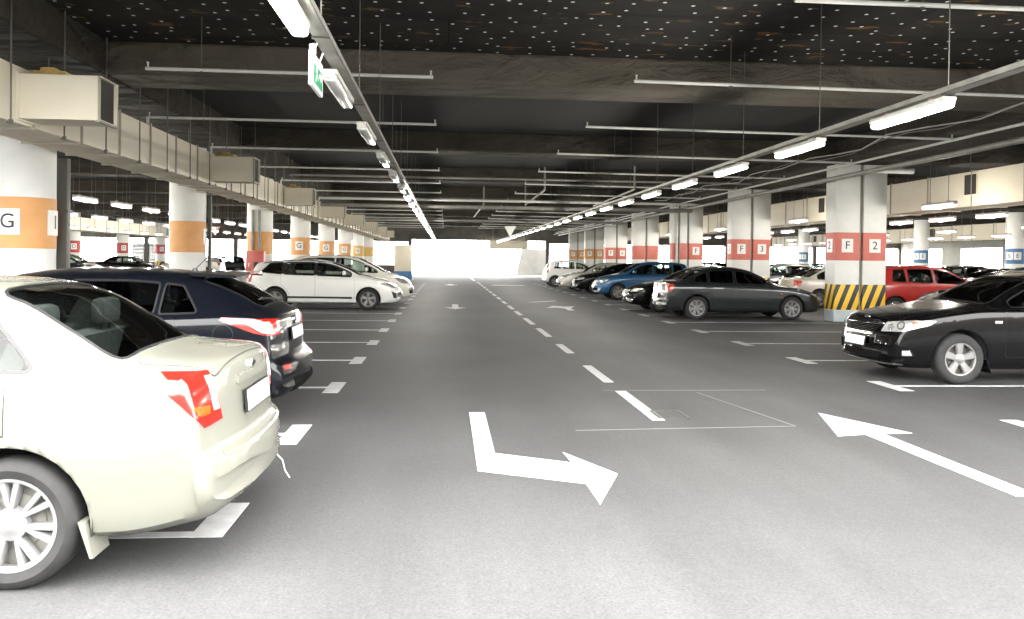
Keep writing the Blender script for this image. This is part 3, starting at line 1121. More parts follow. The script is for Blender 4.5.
T['hatch_long'] = Car('hatch_long', 4.585, 1.76, .97, 2.635, .32,
    top=[(0, .52), (.05, .64), (.15, .72), (.4, .82), (.8, .92), (1.1, .98), (1.25, 1.01), (1.7, 1.26), (2.1, 1.39), (2.5, 1.436), (3.0, 1.435), (3.4, 1.412), (3.72, 1.36), (4.0, 1.255), (4.22, 1.125), (4.33, 1.055), (4.41, 1.01), (4.44, .95), (4.46, .80), (4.475, .66), (4.50, .63), (4.57, .57), (4.585, .50)],
    belt=[(0, .50), (.15, .66), (.5, .80), (1.2, .93), (2, .96), (3.5, 1.01), (4.1, 1.03), (4.35, 1.0), (4.45, .93), (4.585, .50)],
    wid=[(0, .70), (.06, .77), (.3, .83), (.7, .87), (1.0, .88), (3.6, .88), (4.1, .865), (4.4, .84), (4.52, .82), (4.585, .78)],
    rw=[(0, .55), (.4, .68), (1.2, .70), (1.7, .62), (2.1, .575), (3.2, .56), (3.9, .55), (4.15, .56), (4.45, .66), (4.585, .6)],
    bot=[(0, .32), (.05, .25), (.4, .2), (2, .19), (4.0, .22), (4.4, .25), (4.55, .30), (4.585, .36)],
    detail=1, drop=.065, win_low=.03,
    side_windows=[(1.60, 2.52, 0, 0, 'glass_dark'), (2.60, 3.36, 0, -.35, 'glass_dark'), (3.41, 3.74, -.35, .75, 'glass_dark')],
    windscreen=(1.28, 2.05, (.10, .06)), rear_window=(3.70, 4.25, (.05, .10)), rear_glass='glass_dark', screen_glass='glass',
    doors=[(1.45, 2.55), (2.57, 3.55)],
    lids=[('bonnet', [(.22, -.60), (1.22, -.70), (1.22, .70), (.22, .60)])],
    panels=[
        ('tail_lamp', 'rear', 50, [(.50, .845), (.64, .84), (.80, .87), (1.04, .985), (1.02, 1.01), (.50, .98)], 'red_lens', True, .006,
            [('clear_section', 'rear', 50, [(.60, .862), (.74, .872), (.87, .965), (.66, .97)], 'clear_lens', 0, .010),
             ('clear_tip', 'rear', 50, [(.505, .87), (.545, .865), (.545, .95), (.505, .955)], 'clear_lens', 0, .010)]),
        ('bumper_reflector', 'rear', 15, [(.58, .53), (.72, .53), (.71, .57), (.60, .57)], 'red_lens', True, .006),
        ('rear_diffuser', 'rear', 0, [(-.5, .30), (.5, .30), (.46, .42), (-.46, .42)], 'intake', False, .006),
        ('headlamp', 'front', 40, [(.42, .62), (.80, .66), (.92, .76), (.5, .76)], 'clear_lens', True, .006),
        ('grille', 'front', 0, [(-.42, .34), (.42, .34), (.34, .66), (-.34, .66)], 'trim', False, .006)],
    plates=[('rear', .82, .53, .125)],
    extras=[spoiler(3.60, 4.06, 1.415, .54, .005), antenna(3.48, .0, .75, .26), wiper_rear(4.24, 1.1, .36), fuel_flap(3.98, .86), badge('rear', 0, .94, .05, .045)],
    mirror=(1.72, 1.03), spokes=(6, 'double'), handle_mat='trim')

T['estate'] = Car('estate', 4.56, 1.80, .91, 2.70, .315,
    top=[(0, .52), (.05, .64), (.15, .73), (.4, .84), (.8, .95), (1.05, 1.01), (1.15, 1.035), (1.6, 1.26), (2.05, 1.415), (2.6, 1.475), (3.4, 1.465), (3.95, 1.42), (4.16, 1.38), (4.24, 1.33), (4.40, 1.06), (4.46, .98), (4.50, .80), (4.525, .62), (4.545, .57), (4.56, .50)],
    belt=[(0, .50), (.15, .67), (.5, .82), (1.2, .95), (2, .98), (3.5, 1.03), (4.1, 1.08), (4.4, 1.0), (4.56, .50)],
    wid=[(0, .72), (.06, .79), (.3, .85), (.7, .89), (1.0, .90), (3.6, .90), (4.1, .885), (4.4, .85), (4.56, .80)],
    rw=[(0, .55), (.4, .68), (1.15, .72), (1.6, .65), (2.1, .60), (3.2, .59), (4.0, .57), (4.2, .57), (4.56, .6)],
    bot=[(0, .30), (.05, .24), (.4, .19), (2, .18), (4.0, .21), (4.4, .26), (4.56, .34)],
    detail=1, drop=.06, win_low=.025, win_high=.035, seal=.022, black_pillars=True,
    side_windows=[(1.42, 2.42, 0, 0, 'glass'), (2.50, 3.36, 0, .1, 'glass'), (3.44, 4.02, -.1, .9, 'glass_dark')],
    windscreen=(1.18, 2.0, (.10, .06)), rear_window=(4.22, 4.40, (.05, .08)), rear_glass='glass_dark',
    doors=[(1.32, 2.45), (2.47, 3.46)],
    lids=[('bonnet', [(.22, -.62), (1.12, -.72), (1.12, .72), (.22, .62)])],
    panels=[
        ('headlamp', 'front', 45, [(.44, .64), (.72, .66), (1.06, .80), (1.02, .83), (.62, .78)], 'clear_lens', True, .006,
            [('reflector', 'front', 45, [(0.705, 0.73), (0.699, 0.7525), (0.6825, 0.769), (0.66, 0.775), (0.6375, 0.769), (0.621, 0.7525), (0.615, 0.73), (0.621, 0.7075), (0.6375, 0.691), (0.66, 0.685), (0.6825, 0.691), (0.699, 0.7075)], 'reflector', 0, .010)]),
        ('grille', 'front', 0, [(-.48, .37), (.48, .37), (.42, .46), (-.42, .46)], 'trim', False, .006),
        ('fog_surround', 'front', 35, [(.50, .34), (.74, .36), (.80, .56), (.64, .50)], 'trim', True, .005),
        ('upper_grille', 'front', 0, [(-.40, .58), (.40, .58), (.42, .62), (-.42, .62)], 'trim', False, .006),
        ('tail_lamp', 'rear', 45, [(.55, .78), (.78, .80), (.80, 1.0), (.60, 1.0)], 'red_lens', True, .006)],
    plates=[('front', .50, .52, .112)],
    extras=[side_moulding(1.38, 3.36, .33, .385), roof_rails(2.2, 4.0, .575), badge('front', 0, .70, .05, .06)],
    mirror=(1.62, 1.04), spokes=(5, 'wide'), sill=.30)

T['minivan'] = Car('minivan', 4.28, 1.76, .90, 2.76, .315,
    top=[(0, .55), (.05, .68), (.15, .80), (.5, .96), (.75, 1.04), (.85, 1.07), (1.4, 1.37), (1.8, 1.54), (2.4, 1.64), (3.1, 1.635), (3.75, 1.57), (3.92, 1.50), (4.1, 1.10), (4.2, .95), (4.23, .7), (4.26, .58), (4.28, .50)],
    belt=[(0, .52), (.15, .72), (.5, .88), (1.0, 1.0), (2, 1.04), (3.5, 1.08), (4.0, 1.08), (4.28, .5)],
    wid=[(0, .72), (.06, .78), (.3, .84), (.7, .87), (1.0, .88), (3.6, .88), (4.1, .85), (4.28, .80)],
    rw=[(0, .55), (.4, .66), (.85, .72), (1.4, .66), (1.8, .61), (3.2, .59), (3.9, .57), (4.28, .6)],
    bot=[(0, .30), (.05, .24), (.4, .2), (2, .2), (4.0, .24), (4.28, .34)],
    detail=1, drop=.07, win_low=.03, black_pillars=True,
    side_windows=[(1.12, 1.50, .3, 0, 'glass'), (1.56, 2.42, 0, 0, 'glass'), (2.50, 3.30, 0, 0, 'glass_dark'), (3.36, 3.88, 0, .3, 'glass_dark')],
    windscreen=(.90, 1.75, (.10, .06)), rear_window=(3.92, 4.09, (.05, .08)), rear_glass='glass_dark',
    doors=[(1.2, 2.45), (2.47, 3.36)],
    lids=[('bonnet', [(.18, -.60), (.84, -.70), (.84, .70), (.18, .60)])],
    panels=[
        ('headlamp', 'front', 45, [(.42, .68), (.80, .70), (1.0, .86), (.92, .90), (.56, .84)], 'clear_lens', True, .006),
        ('grille', 'front', 0, [(-.45, .62), (.45, .62), (.42, .68), (-.42, .68)], 'trim', False, .006),
        ('lower_intake', 'front', 0, [(-.5, .34), (.5, .34), (.46, .46), (-.46, .46)], 'intake', False, .006),
        ('tail_lamp', 'rear', 45, [(.55, .85), (.75, .85), (.76, 1.15), (.58, 1.15)], 'red_lens', True, .006)],
    plates=[('front', .53, .52, .112)], extras=[badge('front', 0, .74, .05, .045), side_moulding(1.22, 3.3, .48, .53)],
    mirror=(1.5, 1.1), spokes=(5, 'wide'))

T['sedan_b'] = Car('sedan_b', 4.74, 1.805, .945, 2.72, .33,
    top=[(0, .50), (.02, .64), (.06, .755), (.12, .81), (.3, .87), (.6, .93), (1.0, .99), (1.25, 1.03), (1.38, 1.05), (1.8, 1.265), (2.2, 1.42), (2.7, 1.48), (3.2, 1.47), (3.6, 1.40), (3.95, 1.22), (4.15, 1.12), (4.4, 1.09), (4.58, 1.06), (4.63, 1.0), (4.66, .8), (4.69, .62), (4.72, .56), (4.74, .5)],
    belt=[(0, .48), (.08, .73), (.3, .82), (.6, .88), (1.3, .97), (2, .99), (3.5, 1.03), (4.2, 1.03), (4.55, 1.0), (4.74, .5)],
    wid=[(0, .74), (.06, .80), (.3, .86), (.7, .895), (1.0, .9025), (3.7, .9025), (4.2, .89), (4.6, .84), (4.74, .80)],
    rw=[(0, .58), (.4, .70), (1.35, .74), (1.8, .65), (2.2, .59), (3.3, .58), (3.9, .62), (4.2, .68), (4.74, .62)],
    bot=[(0, .30), (.05, .225), (.4, .19), (2, .18), (4.2, .21), (4.6, .27), (4.74, .36)],
    detail=1, drop=.065, win_low=.03, round_front=.26,
    side_windows=[(1.66, 2.66, 0, 0, 'glass_dark'), (2.74, 3.74, 0, .45, 'glass_dark')],
    windscreen=(1.42, 2.15, (.10, .06)), rear_window=(3.6, 4.08, (.05, .06)), screen_glass='glass', rear_glass='glass_dark',
    doors=[(1.56, 2.69), (2.71, 3.70)],
    lids=[('bonnet', [(.20, -.62), (1.34, -.74), (1.34, .74), (.20, .62)])],
    panels=[
        ('grille', 'front', 0, [(-.34, .615), (.34, .615), (.43, .75), (.38, .785), (-.38, .785), (-.43, .75)], 'intake', False, .004),
        ('grille_frame', 'front', 0, [(-.35, .605), (.35, .605), (.445, .75), (.39, .797), (-.39, .797), (-.445, .75)], 'ring:chrome', False, .010),
        ('headlamp', 'front', 42, [(.42, .66), (.72, .675), (1.0, .765), (1.06, .825), (.85, .825), (.49, .785)], 'clear_lens', True, .006,
            [('reflector', 'front', 42, [(0.605, 0.725), (0.599, 0.7475), (0.5825, 0.764), (0.56, 0.77), (0.5375, 0.764), (0.521, 0.7475), (0.515, 0.725), (0.521, 0.7025), (0.5375, 0.686), (0.56, 0.68), (0.5825, 0.686), (0.599, 0.7025)], 'reflector', 0, .010), ('reflector', 'front', 42, [(0.742, 0.75), (0.735, 0.776), (0.716, 0.795), (0.69, 0.802), (0.664, 0.795), (0.645, 0.776), (0.638, 0.75), (0.645, 0.724), (0.664, 0.705), (0.69, 0.698), (0.716, 0.705), (0.735, 0.724)], 'ring:trim', 0, .010), ('indicator', 'front', 42, [(.82, .755), (.98, .785), (.98, .81), (.82, .80)], 'amber_lens', 0, .009)]),
        ('lower_intake', 'front', 0, [(-.46, .30), (.46, .30), (.50, .385), (-.50, .385)], 'intake', False, .004),
        ('fog_lamp_surround', 'front', 35, [(.54, .34), (.90, .36), (.86, .45), (.78, .48), (.62, .47)], 'intake', True, .004,
            [('fog_lamp', 'front', 35, [(.76, .365), (.86, .37), (.84, .435), (.76, .43)], 'clear_lens', 0, .009)]),
        ('chin_strip', 'front', 25, [(.0, .232), (.78, .232), (.78, .25), (.0, .25)], 'chrome', True, .004),
        ('side_repeater', 'side', 0, [(1.40, .80), (1.50, .80), (1.50, .835), (1.40, .835)], 'clear_lens', True, .006),
        ('tail_lamp', 'rear', 45, [(.50, .80), (.80, .82), (.82, .98), (.52, .98)], 'red_lens', True, .006)],
    plates=[('front', .505, .53, .135)],
    extras=[slats(.62, .78, 7, lambda z: .33 + (z - .62) * .6), badge('front', 0, .825, .06, .026), mud_flaps(.40), mud_flaps(.40, True)],
    mirror=(1.86, 1.05), spokes=(5, 'wide'), rim_r=.208)

T['sedan_c'] = Car('sedan_c', 4.495, 1.71, .93, 2.637, .312,
    top=[(0, .50), (.03, .60), (.1, .68), (.3, .77), (.7, .87), (1.1, .935), (1.25, .965), (1.7, 1.20), (2.1, 1.36), (2.55, 1.425), (3.0, 1.415), (3.3, 1.36), (3.7, 1.16), (3.9, 1.06), (4.0, 1.03), (4.2, 1.02), (4.38, 1.0), (4.42, .95), (4.44, .75), (4.455, .62), (4.48, .58), (4.495, .50)],
    belt=[(0, .48), (.1, .64), (.5, .79), (1.2, .895), (2, .93), (3.5, .965), (4.0, .96), (4.4, .94), (4.495, .5)],
    wid=[(0, .70), (.06, .76), (.3, .82), (.7, .85), (1.0, .855), (3.5, .855), (4.0, .845), (4.35, .81), (4.495, .77)],
    rw=[(0, .55), (.4, .66), (1.2, .68), (1.7, .60), (2.1, .555), (3.1, .55), (3.7, .58), (4.0, .63), (4.495, .6)],
    bot=[(0, .31), (.05, .24), (.4, .2), (2, .19), (4.0, .21), (4.4, .26), (4.495, .36)],
    detail=1, drop=.06, win_low=.03,
    side_windows=[(1.58, 2.46, 0, 0, 'glass_dark'), (2.54, 3.20, 0, .1, 'glass_dark'), (3.26, 3.62, -.1, .4, 'glass_dark')],
    windscreen=(1.28, 2.05, (.10, .06)), rear_window=(3.32, 3.86, (.05, .06)), rear_glass='glass_dark',
    doors=[(1.42, 2.49), (2.51, 3.44)],
    lids=[('bonnet', [(.22, -.60), (1.22, -.70), (1.22, .70), (.22, .60)]), ('boot_lid', [(3.98, -.62), (4.38, -.60), (4.38, .60), (3.98, .62)])],
    panels=[
        ('tail_lamp', 'rear', 45, [(.48, .74), (.74, .74), (.80, .90), (.76, .95), (.50, .945)], 'red_lens', True, .006,
            [('amber_lens', 'rear', 45, [(.70, .86), (.77, .86), (.76, .93), (.71, .93)], 'amber_lens', 0, .010)]),
        ('headlamp', 'front', 40, [(.42, .60), (.76, .63), (.90, .72), (.5, .72)], 'clear_lens', True, .006),
        ('grille', 'front', 0, [(-.35, .57), (.35, .57), (.38, .66), (-.38, .66)], 'trim', False, .006),
        ('side_repeater', 'side', 0, [(1.20, .70), (1.26, .70), (1.26, .725), (1.20, .725)], 'amber_lens', True, .006)],
    plates=[('rear', .62, .53, .125)],
    extras=[side_moulding(1.42, 3.1, .47, .52, 'BODYPAINT', .010), badge('rear', 0, .90, .04, .04)],
    mirror=(1.68, .98), spokes=(7, 'double'), rim_mat='hubcap')

T['hatch_b'] = Car('hatch_b', 4.02, 1.75, .82, 2.59, .31,
    top=[(0, .54), (.04, .66), (.12, .77), (.4, .90), (.8, .99), (.95, 1.02), (1.05, 1.05), (1.5, 1.31), (1.85, 1.47), (2.3, 1.53), (3.0, 1.52), (3.55, 1.46), (3.68, 1.40), (3.84, 1.08), (3.93, .96), (3.96, .75), (3.985, .60), (4.0, .57), (4.02, .50)],
    belt=[(0, .52), (.12, .70), (.5, .85), (1.1, .96), (2, .99), (3.3, 1.03), (3.75, 1.05), (3.9, .95), (4.02, .5)],
    wid=[(0, .72), (.06, .78), (.3, .84), (.7, .87), (1.0, .875), (3.4, .875), (3.7, .86), (3.9, .83), (4.02, .79)],
    rw=[(0, .55), (.4, .66), (1.05, .70), (1.5, .64), (1.85, .60), (3.0, .58), (3.6, .56), (4.02, .6)],
    bot=[(0, .32), (.05, .26), (.4, .22), (2, .21), (3.6, .24), (3.9, .30), (4.02, .38)],
    detail=1, drop=.065, win_low=.03,
    side_windows=[(1.30, 2.20, 0, 0, 'glass'), (2.28, 3.0, 0, .08, 'glass'), (3.07, 3.48, -.08, .35, 'glass_dark')],
    windscreen=(1.10, 1.8, (.10, .06)), rear_window=(3.68, 3.83, (.05, .08)), rear_glass='glass_dark',
    doors=[(1.18, 2.23), (2.25, 3.06)],
    lids=[('bonnet', [(.16, -.60), (1.02, -.70), (1.02, .70), (.16, .60)])],
    panels=[
        ('headlamp', 'front', 42, [(.40, .66), (.72, .64), (.92, .78), (.88, .84), (.50, .78)], 'clear_lens', True, .006,
            [('reflector', 'front', 42, [(0.67, 0.73), (0.6633, 0.755), (0.645, 0.7733), (0.62, 0.78), (0.595, 0.7733), (0.5767, 0.755), (0.57, 0.73), (0.5767, 0.705), (0.595, 0.6867), (0.62, 0.68), (0.645, 0.6867), (0.6633, 0.705)], 'reflector', 0, .010)]),
        ('grille', 'front', 0, [(-.34, .63), (.34, .63), (.38, .73), (-.38, .73)], 'trim', False, .006),
        ('lower_intake', 'front', 0, [(-.5, .34), (.5, .34), (.46, .46), (-.46, .46)], 'intake', False, .006),
        ('fog_lamp', 'front', 35, [(.62, .40), (.70, .40), (.70, .46), (.62, .46)], 'clear_lens', True, .006),
        ('tail_lamp', 'rear', 45, [(.54, .80), (.74, .80), (.76, 1.02), (.60, 1.02)], 'red_lens', True, .006)],
    plates=[('front', .52, .52, .112), ('rear', .78, .52, .112)], extras=[badge('front', 0, .76, .05, .03)],
    mirror=(1.45, 1.06), spokes=(6, 'wide'))
# ------------------------------------------------------------------ build the car shapes once
for _k in T: T[_k].build()

ORD = 'first second third fourth fifth sixth seventh eighth ninth tenth eleventh twelfth thirteenth fourteenth fifteenth sixteenth seventeenth eighteenth nineteenth twentieth'.split()
TENS = {2: 'twenty', 3: 'thirty', 4: 'forty'}
def nth(i):
    if i < 20: return ORD[i]
    t, r = divmod(i + 1, 10)
    return TENS[t] + ('-' + ORD[r - 1] if r else '') if r else {2: 'twentieth', 3: 'thirtieth', 4: 'fortieth'}[t]

# ------------------------------------------------------------------ camera
F_, H_, YAW, PITCH, ROLL, SY = 814.09, 1.5637, .08103, .01251, .01244, 40.34
fw = Vector((math.sin(YAW) * math.cos(PITCH), math.cos(YAW) * math.cos(PITCH), -math.sin(PITCH)))
r0 = Vector((math.cos(YAW), -math.sin(YAW), 0))
u0 = r0.cross(fw)
rr_ = r0 * math.cos(ROLL) + u0 * math.sin(ROLL)
uu_ = -r0 * math.sin(ROLL) + u0 * math.cos(ROLL)
cam = bpy.data.cameras.new('camera')
cam.sensor_width = 36
cam.lens = 36 * F_ / 1024
cam.shift_y = -SY / 1024
cam.clip_end = 400
co = bpy.data.objects.new('camera', cam)
COL.objects.link(co)
co.matrix_world = Matrix((rr_, uu_, -fw)).transposed().to_4x4()
co.location = (0, 0, H_)
SC.camera = co

# ------------------------------------------------------------------ setting
XL, XR, YB, YE = -34., 43., 4.62, 74.
ZC, ZB = 4.7, 4.22
def struct(name, fn, mats, smooth=None):
    return tag(mk(name, fn, mats, None, smooth), kind='structure')

struct('floor', lambda bm: box(bm, XL, XR, -14, YE, -.3, 0), 'asphalt')
struct('ground_outside', lambda bm: box(bm, -160, 160, -60, 220, -.5, -.31), 'concrete')
struct('added_sky_blocker', lambda bm: (box(bm, -60, 70, -13.5, -13, -.3, 5.2), box(bm, -60, 70, -13.6, -12.9, 5.2, 5.4)), 'wall_dark')  # added unseen wall behind the camera, keeps low sky out of car reflections
struct('ground_exit_ramp', lambda bm: box(bm, XL, XR, YE, 200, -.3, -.01), 'concrete')
struct('ceiling', lambda bm: box(bm, XL, XR, YB, 13.0, ZC, ZC + .3), 'ceiling')
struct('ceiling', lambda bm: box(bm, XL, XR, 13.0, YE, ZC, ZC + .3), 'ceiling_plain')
LINES = [12.95 + 7.8 * i for i in range(-1, 8)]
def fabric_beam(bm, x0, x1, y0, y1, z0, z1):
    box(bm, x0, x1, y0, y1, z0, z1, 0, .05)
for y in LINES:
    struct('ceiling_beam', lambda bm, y=y: fabric_beam(bm, XL, XR, y - .5, y + .55, ZB, ZC + .01), 'fabric_lit' if y < 14 else 'fabric')
for x in ((-7.7, -5.0), (10.0, 12.0), (-24.8, -22.6), (27.3, 29.4)):
    struct('ceiling_beam', lambda bm, x=x: fabric_beam(bm, x[0], x[1], YB, YE, ZB - .02, ZC + .02), 'fabric')

def facade_x(bm, x0, x1, y0, y1, par, top, post, opening=None):
    """wall running along x with a parapet, a strip of open air and a spandrel, posts every few metres"""
    box(bm, x0, x1, y0, y1, -.01, par)
    box(bm, x0, x1, y0, y1, top, ZC + .05)
    n = max(1, round((x1 - x0) / post))
    for i in range(n + 1):
        x = x0 + (x1 - x0) * i / n
        box(bm, x - .18, x + .18, y0 - .02, y1 + .02, 0, ZC)
def facade_y(bm, x0, x1, y0, y1, par, top, post):
    box(bm, x0, x1, y0, y1, -.01, par)
    box(bm, x0, x1, y0, y1, top, ZC + .05)
    n = max(1, round((y1 - y0) / post))
    for i in range(n + 1):
        y = y0 + (y1 - y0) * i / n
        box(bm, x0 - .02, x1 + .02, y - 1.3, min(y + 1.3, YE + .2), 0, ZC)
struct('wall_left', lambda bm: facade_y(bm, XL - .3, XL, YB, YE, 1.0, 3.1, 8), 'wall')
struct('wall_right', lambda bm: facade_y(bm, XR, XR + .3, YB, YE, 1.1, 2.9, 8), 'wall')
def end_wall(bm):
    facade_x(bm, XL, -3.25, YE, YE + .3, .9, 3.0, 7.6)
    facade_x(bm, 9.25, XR, YE, YE + .3, .9, 3.0, 7.6)
    box(bm, -3.25, 9.25, YE, YE + .3, 3.22, ZC + .05)
struct('wall_end', end_wall, 'wall_dark')
struct('wall_ramp', lambda bm: prism(bm, [(7.15, 2.55), (6.6, -.05), (9.6, -.05), (9.6, 2.55)], 1, 76.5, 76.8), 'wall_ramp')

# ------------------------------------------------------------------ painted road markings
MARK = .004
def flat(name, polys, m_, label, cat='road marking', group=None):
    bm = bmesh.new()
    for p in polys: prism(bm, ccw(p), 2, .0, MARK)
    return tag(obj(name, to_mesh(bm, name, m_)), label, cat, group)

def tee(xb, y, x_end, first=False):
    s = 1 if x_end > xb else -1
    x0, x1, e = xb - .09 * s, xb + .09 * s, x_end
    y0, y1 = (y - .05, y + .58) if first else (y - .40, y + .40)
    return [[(x0, y0), (x1, y0), (x1, y - .045), (e, y - .045), (e, y + .045), (x1, y + .045), (x1, y1), (x0, y1)]]
def poly_prism(name, pts, m_, label, cat, group=None):
    bm = bmesh.new()
    A = [bm.verts.new((x, y, MARK)) for x, y in ccw(pts)]
    B = [bm.verts.new((x, y, 0)) for x, y in ccw(pts)]
    n = len(pts)
    bm.faces.new(A)
    for i in range(n): bm.faces.new((A[i], B[i], B[(i + 1) % n], A[(i + 1) % n]))
    bmesh.ops.recalc_face_normals(bm, faces=bm.faces)
    bmesh.ops.triangulate(bm, faces=[f for f in bm.faces if len(f.verts) > 4])
    return tag(obj(name, to_mesh(bm, name, m_)), label, cat, group)
for i in range(-1, 17):
    y = 7.26 + 2.6 * i
    m_ = 'white_line' if i < 5 else 'worn_line'
    lab = 'L-shaped white bay line under the tail of the silver-beige sedan' if i < 0 else f'{nth(i)} T-shaped bay line beyond the silver-beige sedan, on the duct side of the lane'
    poly_prism('bay_line', tee(-1.31, y, -5.9, i < 0)[0], m_, lab, 'bay marking', 'bay lines on the duct side')
for i in range(-1, 17):
    y = 9.96 + 2.6 * i
    m_ = 'white_line' if i < 2 else 'worn_line'
    lab = 'T-shaped bay line cut by the picture edge, nearer than the black sedan' if i < 0 else ('T-shaped bay line under the front wheel of the black sedan' if i == 0 else f'{nth(i - 1)} T-shaped bay line beyond the black sedan, on the square pillar side')
    poly_prism('bay_line', tee(5.67, y, 10.2)[0], m_, lab, 'bay marking', 'bay lines on the square pillar side')
DASH = [(7.81, 9.57), (10.27, 11.89), (13.46, 14.89), (16.32, 18.27), (19.35, 21.44), (22.53, 24.29), (25.15, 27.12)]
y = 28.2
while y < 54:
    DASH.append((y, y + 1.9)); y += 3.0
for i, (a, b) in enumerate(DASH):
    poly_prism('lane_dash', [(2.03, a), (2.16, a), (2.16, b), (2.03, b)], 'white_line', f'{nth(i)} white dash of the centre line, counted from the drain grate outwards', 'lane marking', 'centre line dashes')
poly_prism('lane_line', [(1.93, 56.5), (2.07, 56.5), (2.07, 74), (1.93, 74)], 'white_line', 'unbroken white centre line running out to the bright exit', 'lane marking')
poly_prism('turn_arrow', [(.25, 8.25), (.41, 8.25), (.41, 6.51), (.98, 6.14 + .05), (.96, 6.53), (1.27, 5.85), (1.0, 5.12), (.99, 5.60), (.25, 5.97)], 'white_line', 'large bent white arrow on the asphalt pointing across towards the centre line', 'arrow')
poly_prism('lane_arrow', [(3.88, 8.17), (3.54, 7.06), (3.83, 7.13), (3.86, 5.2), (4.03, 5.2), (4.02, 7.15), (4.31, 7.17)], 'white_line', 'straight white arrow with long stem pointing away, in front of the black sedan', 'arrow')
poly_prism('lane_arrow', [(.22, 27.6), (.42, 27.6), (.42, 25.9), (.64, 25.9), (.31, 25.05), (-.04, 25.86), (.22, 25.9)], 'white_line', 'small white arrow facing the viewer, level with the white estate', 'arrow')
poly_prism('merge_arrow', [(3.78, 24.86), (3.98, 24.88), (4.0, 25.9), (4.3, 26.95), (3.95, 26.75), (3.6, 27.15), (3.25, 26.1), (3.62, 26.2), (3.80, 25.8)], 'white_line', 'white curving arrow on the lane beside the graphite sedan', 'arrow')
poly_prism('merge_arrow', [(2.9, 29.0), (3.5, 29.5), (4.15, 30.3), (4.15, 30.7), (3.6, 30.3), (3.1, 29.6)], 'worn_line', 'worn faint arrow on the lane beside the blue hatchback', 'arrow')
poly_prism('stop_bar', [(2.75, 47.6), (4.65, 47.6), (4.65, 48.5), (2.75, 48.5)], 'white_line', 'broad white bar across the lane beside the white hatchback', 'lane marking')
poly_prism('lane_arrow', [(.1, 49.2), (.45, 49.2), (.45, 48.0), (.75, 48.0), (.29, 46.6), (-.15, 48.0), (.1, 48.0)], 'white_line', 'distant white arrow on the lane level with the broad white bar', 'arrow')

for x0, y0, x1, y1 in ((1.2, 7.37, 3.35, 7.52), (3.0, 9.47, 3.35, 7.52), (1.9, 9.63, 3.9, 9.65)):
    d_ = Vector((x1 - x0, y1 - y0, 0)).normalized() * .009
    struct('floor_joint', lambda bm: prism(bm, ccw([(x0 + d_.y, y0 - d_.x), (x1 + d_.y, y1 - d_.x), (x1 - d_.y, y1 + d_.x), (x0 - d_.y, y0 + d_.x)]), 2, 0, .002), 'joint')
# drain grate
g = empty('drain_grate', (2.28, 8.1, 0))
tag(g, 'square dark iron drain grate beside a dash of the centre line', 'drain')
def gframe(bm):
    for a, b, c, d in ((-.16, .16, -.21, -.18), (-.16, .16, .18, .21), (-.16, -.13, -.18, .18), (.13, .16, -.18, .18)): box(bm, a, b, c, d, 0, .008)
mk('frame', gframe, 'grate', g)
for i in range(6):
    mk('bar', lambda bm: box(bm, -.115 + .042 * i, -.095 + .042 * i, -.18, .18, .0, .007), 'grate', g)
mk('pit', lambda bm: box(bm, -.13, .13, -.18, .18, .0, .002), 'col_black', g)

# ------------------------------------------------------------------ pillars
def hazard_mat(kx, ky):
    m, nt, b = new_mat('hazard_stripes')
    tc = N(nt, 'ShaderNodeTexCoord')
    sx = N(nt, 'ShaderNodeSeparateXYZ')
    nt.links.new(tc.outputs['Object'], sx.inputs[0])
    def ma(op, a, b_):
        n = N(nt, 'ShaderNodeMath', operation=op)
        for i, v in enumerate((a, b_)):
            if hasattr(v, 'links'): nt.links.new(v, n.inputs[i])
            else: n.inputs[i].default_value = v
        return n.outputs[0]
    s = ma('SUBTRACT', ma('ADD', ma('MULTIPLY', sx.outputs[0], kx), ma('MULTIPLY', sx.outputs[1], ky)), ma('MULTIPLY', sx.outputs[2], .40))
    f = ma('FRACT', ma('MULTIPLY', s, 1 / .275), 0)
    st = ma('GREATER_THAN', f, .52)
    nt.links.new(mixc(nt, st, (.82, .52, .035), (.03, .034, .04)), b.inputs['Base Color'])
    b.inputs['Roughness'].default_value = .5
    return m
M['hazard'] = hazard_mat(1, -1)

LET = {}
def letter(ch, size=.30):
    if (ch, size) not in LET: LET[ch, size] = text_mesh(ch, size, 'letter')
    return LET[ch, size]

def plate_on(parent, ch, P, face, w=.31, h=.36):
    """flat number plate; face 'S' looks to -y, 'W' to -x"""
    o = mk('number_sign', lambda bm: box(bm, -w / 2, w / 2, -.012, 0, -h / 2, h / 2), 'plate_white', parent)
    o.location = P
    o.rotation_euler = (0, 0, 0 if face == 'S' else -PI / 2)
    t = obj('lettering', letter(ch), o)
    t.location = (0, -.0135, 0)
    t.rotation_euler = (PI / 2, 0, 0)
    return o

def square_pillar(x0, x1, y0, y1, band, label, plates):
    cx, cy = (x0 + x1) / 2, (y0 + y1) / 2
    p = empty('square_pillar', (cx, cy, 0))
    tag(p, label, 'pillar', 'square pillars in pairs', 'thing')
    hx, hy = (x1 - x0) / 2, (y1 - y0) / 2
    mk('shaft', lambda bm: box(bm, -hx, hx, -hy, hy, 0, ZB - .03, 0, .015), 'col_white', p, 40)
    e = .004
    mk('plinth_paint', lambda bm: box(bm, -hx - e, hx + e, -hy - e, hy + e, .0, .31, 0, .015), 'col_grey', p, 40)
    mk('hazard_stripes', lambda bm: box(bm, -hx - e, hx + e, -hy - e, hy + e, .31, 1.0, 0, .015), 'hazard', p, 40)
    mk('colour_band', lambda bm: box(bm, -hx - e, hx + e, -hy - e, hy + e, 1.63, 2.385, 0, .015), band, p, 40)
    for ch, face in plates:
        plate_on(p, ch, (0, -hy - e, 2.03) if face == 'S' else (-hx - e, 0, 2.03), face)
    return p
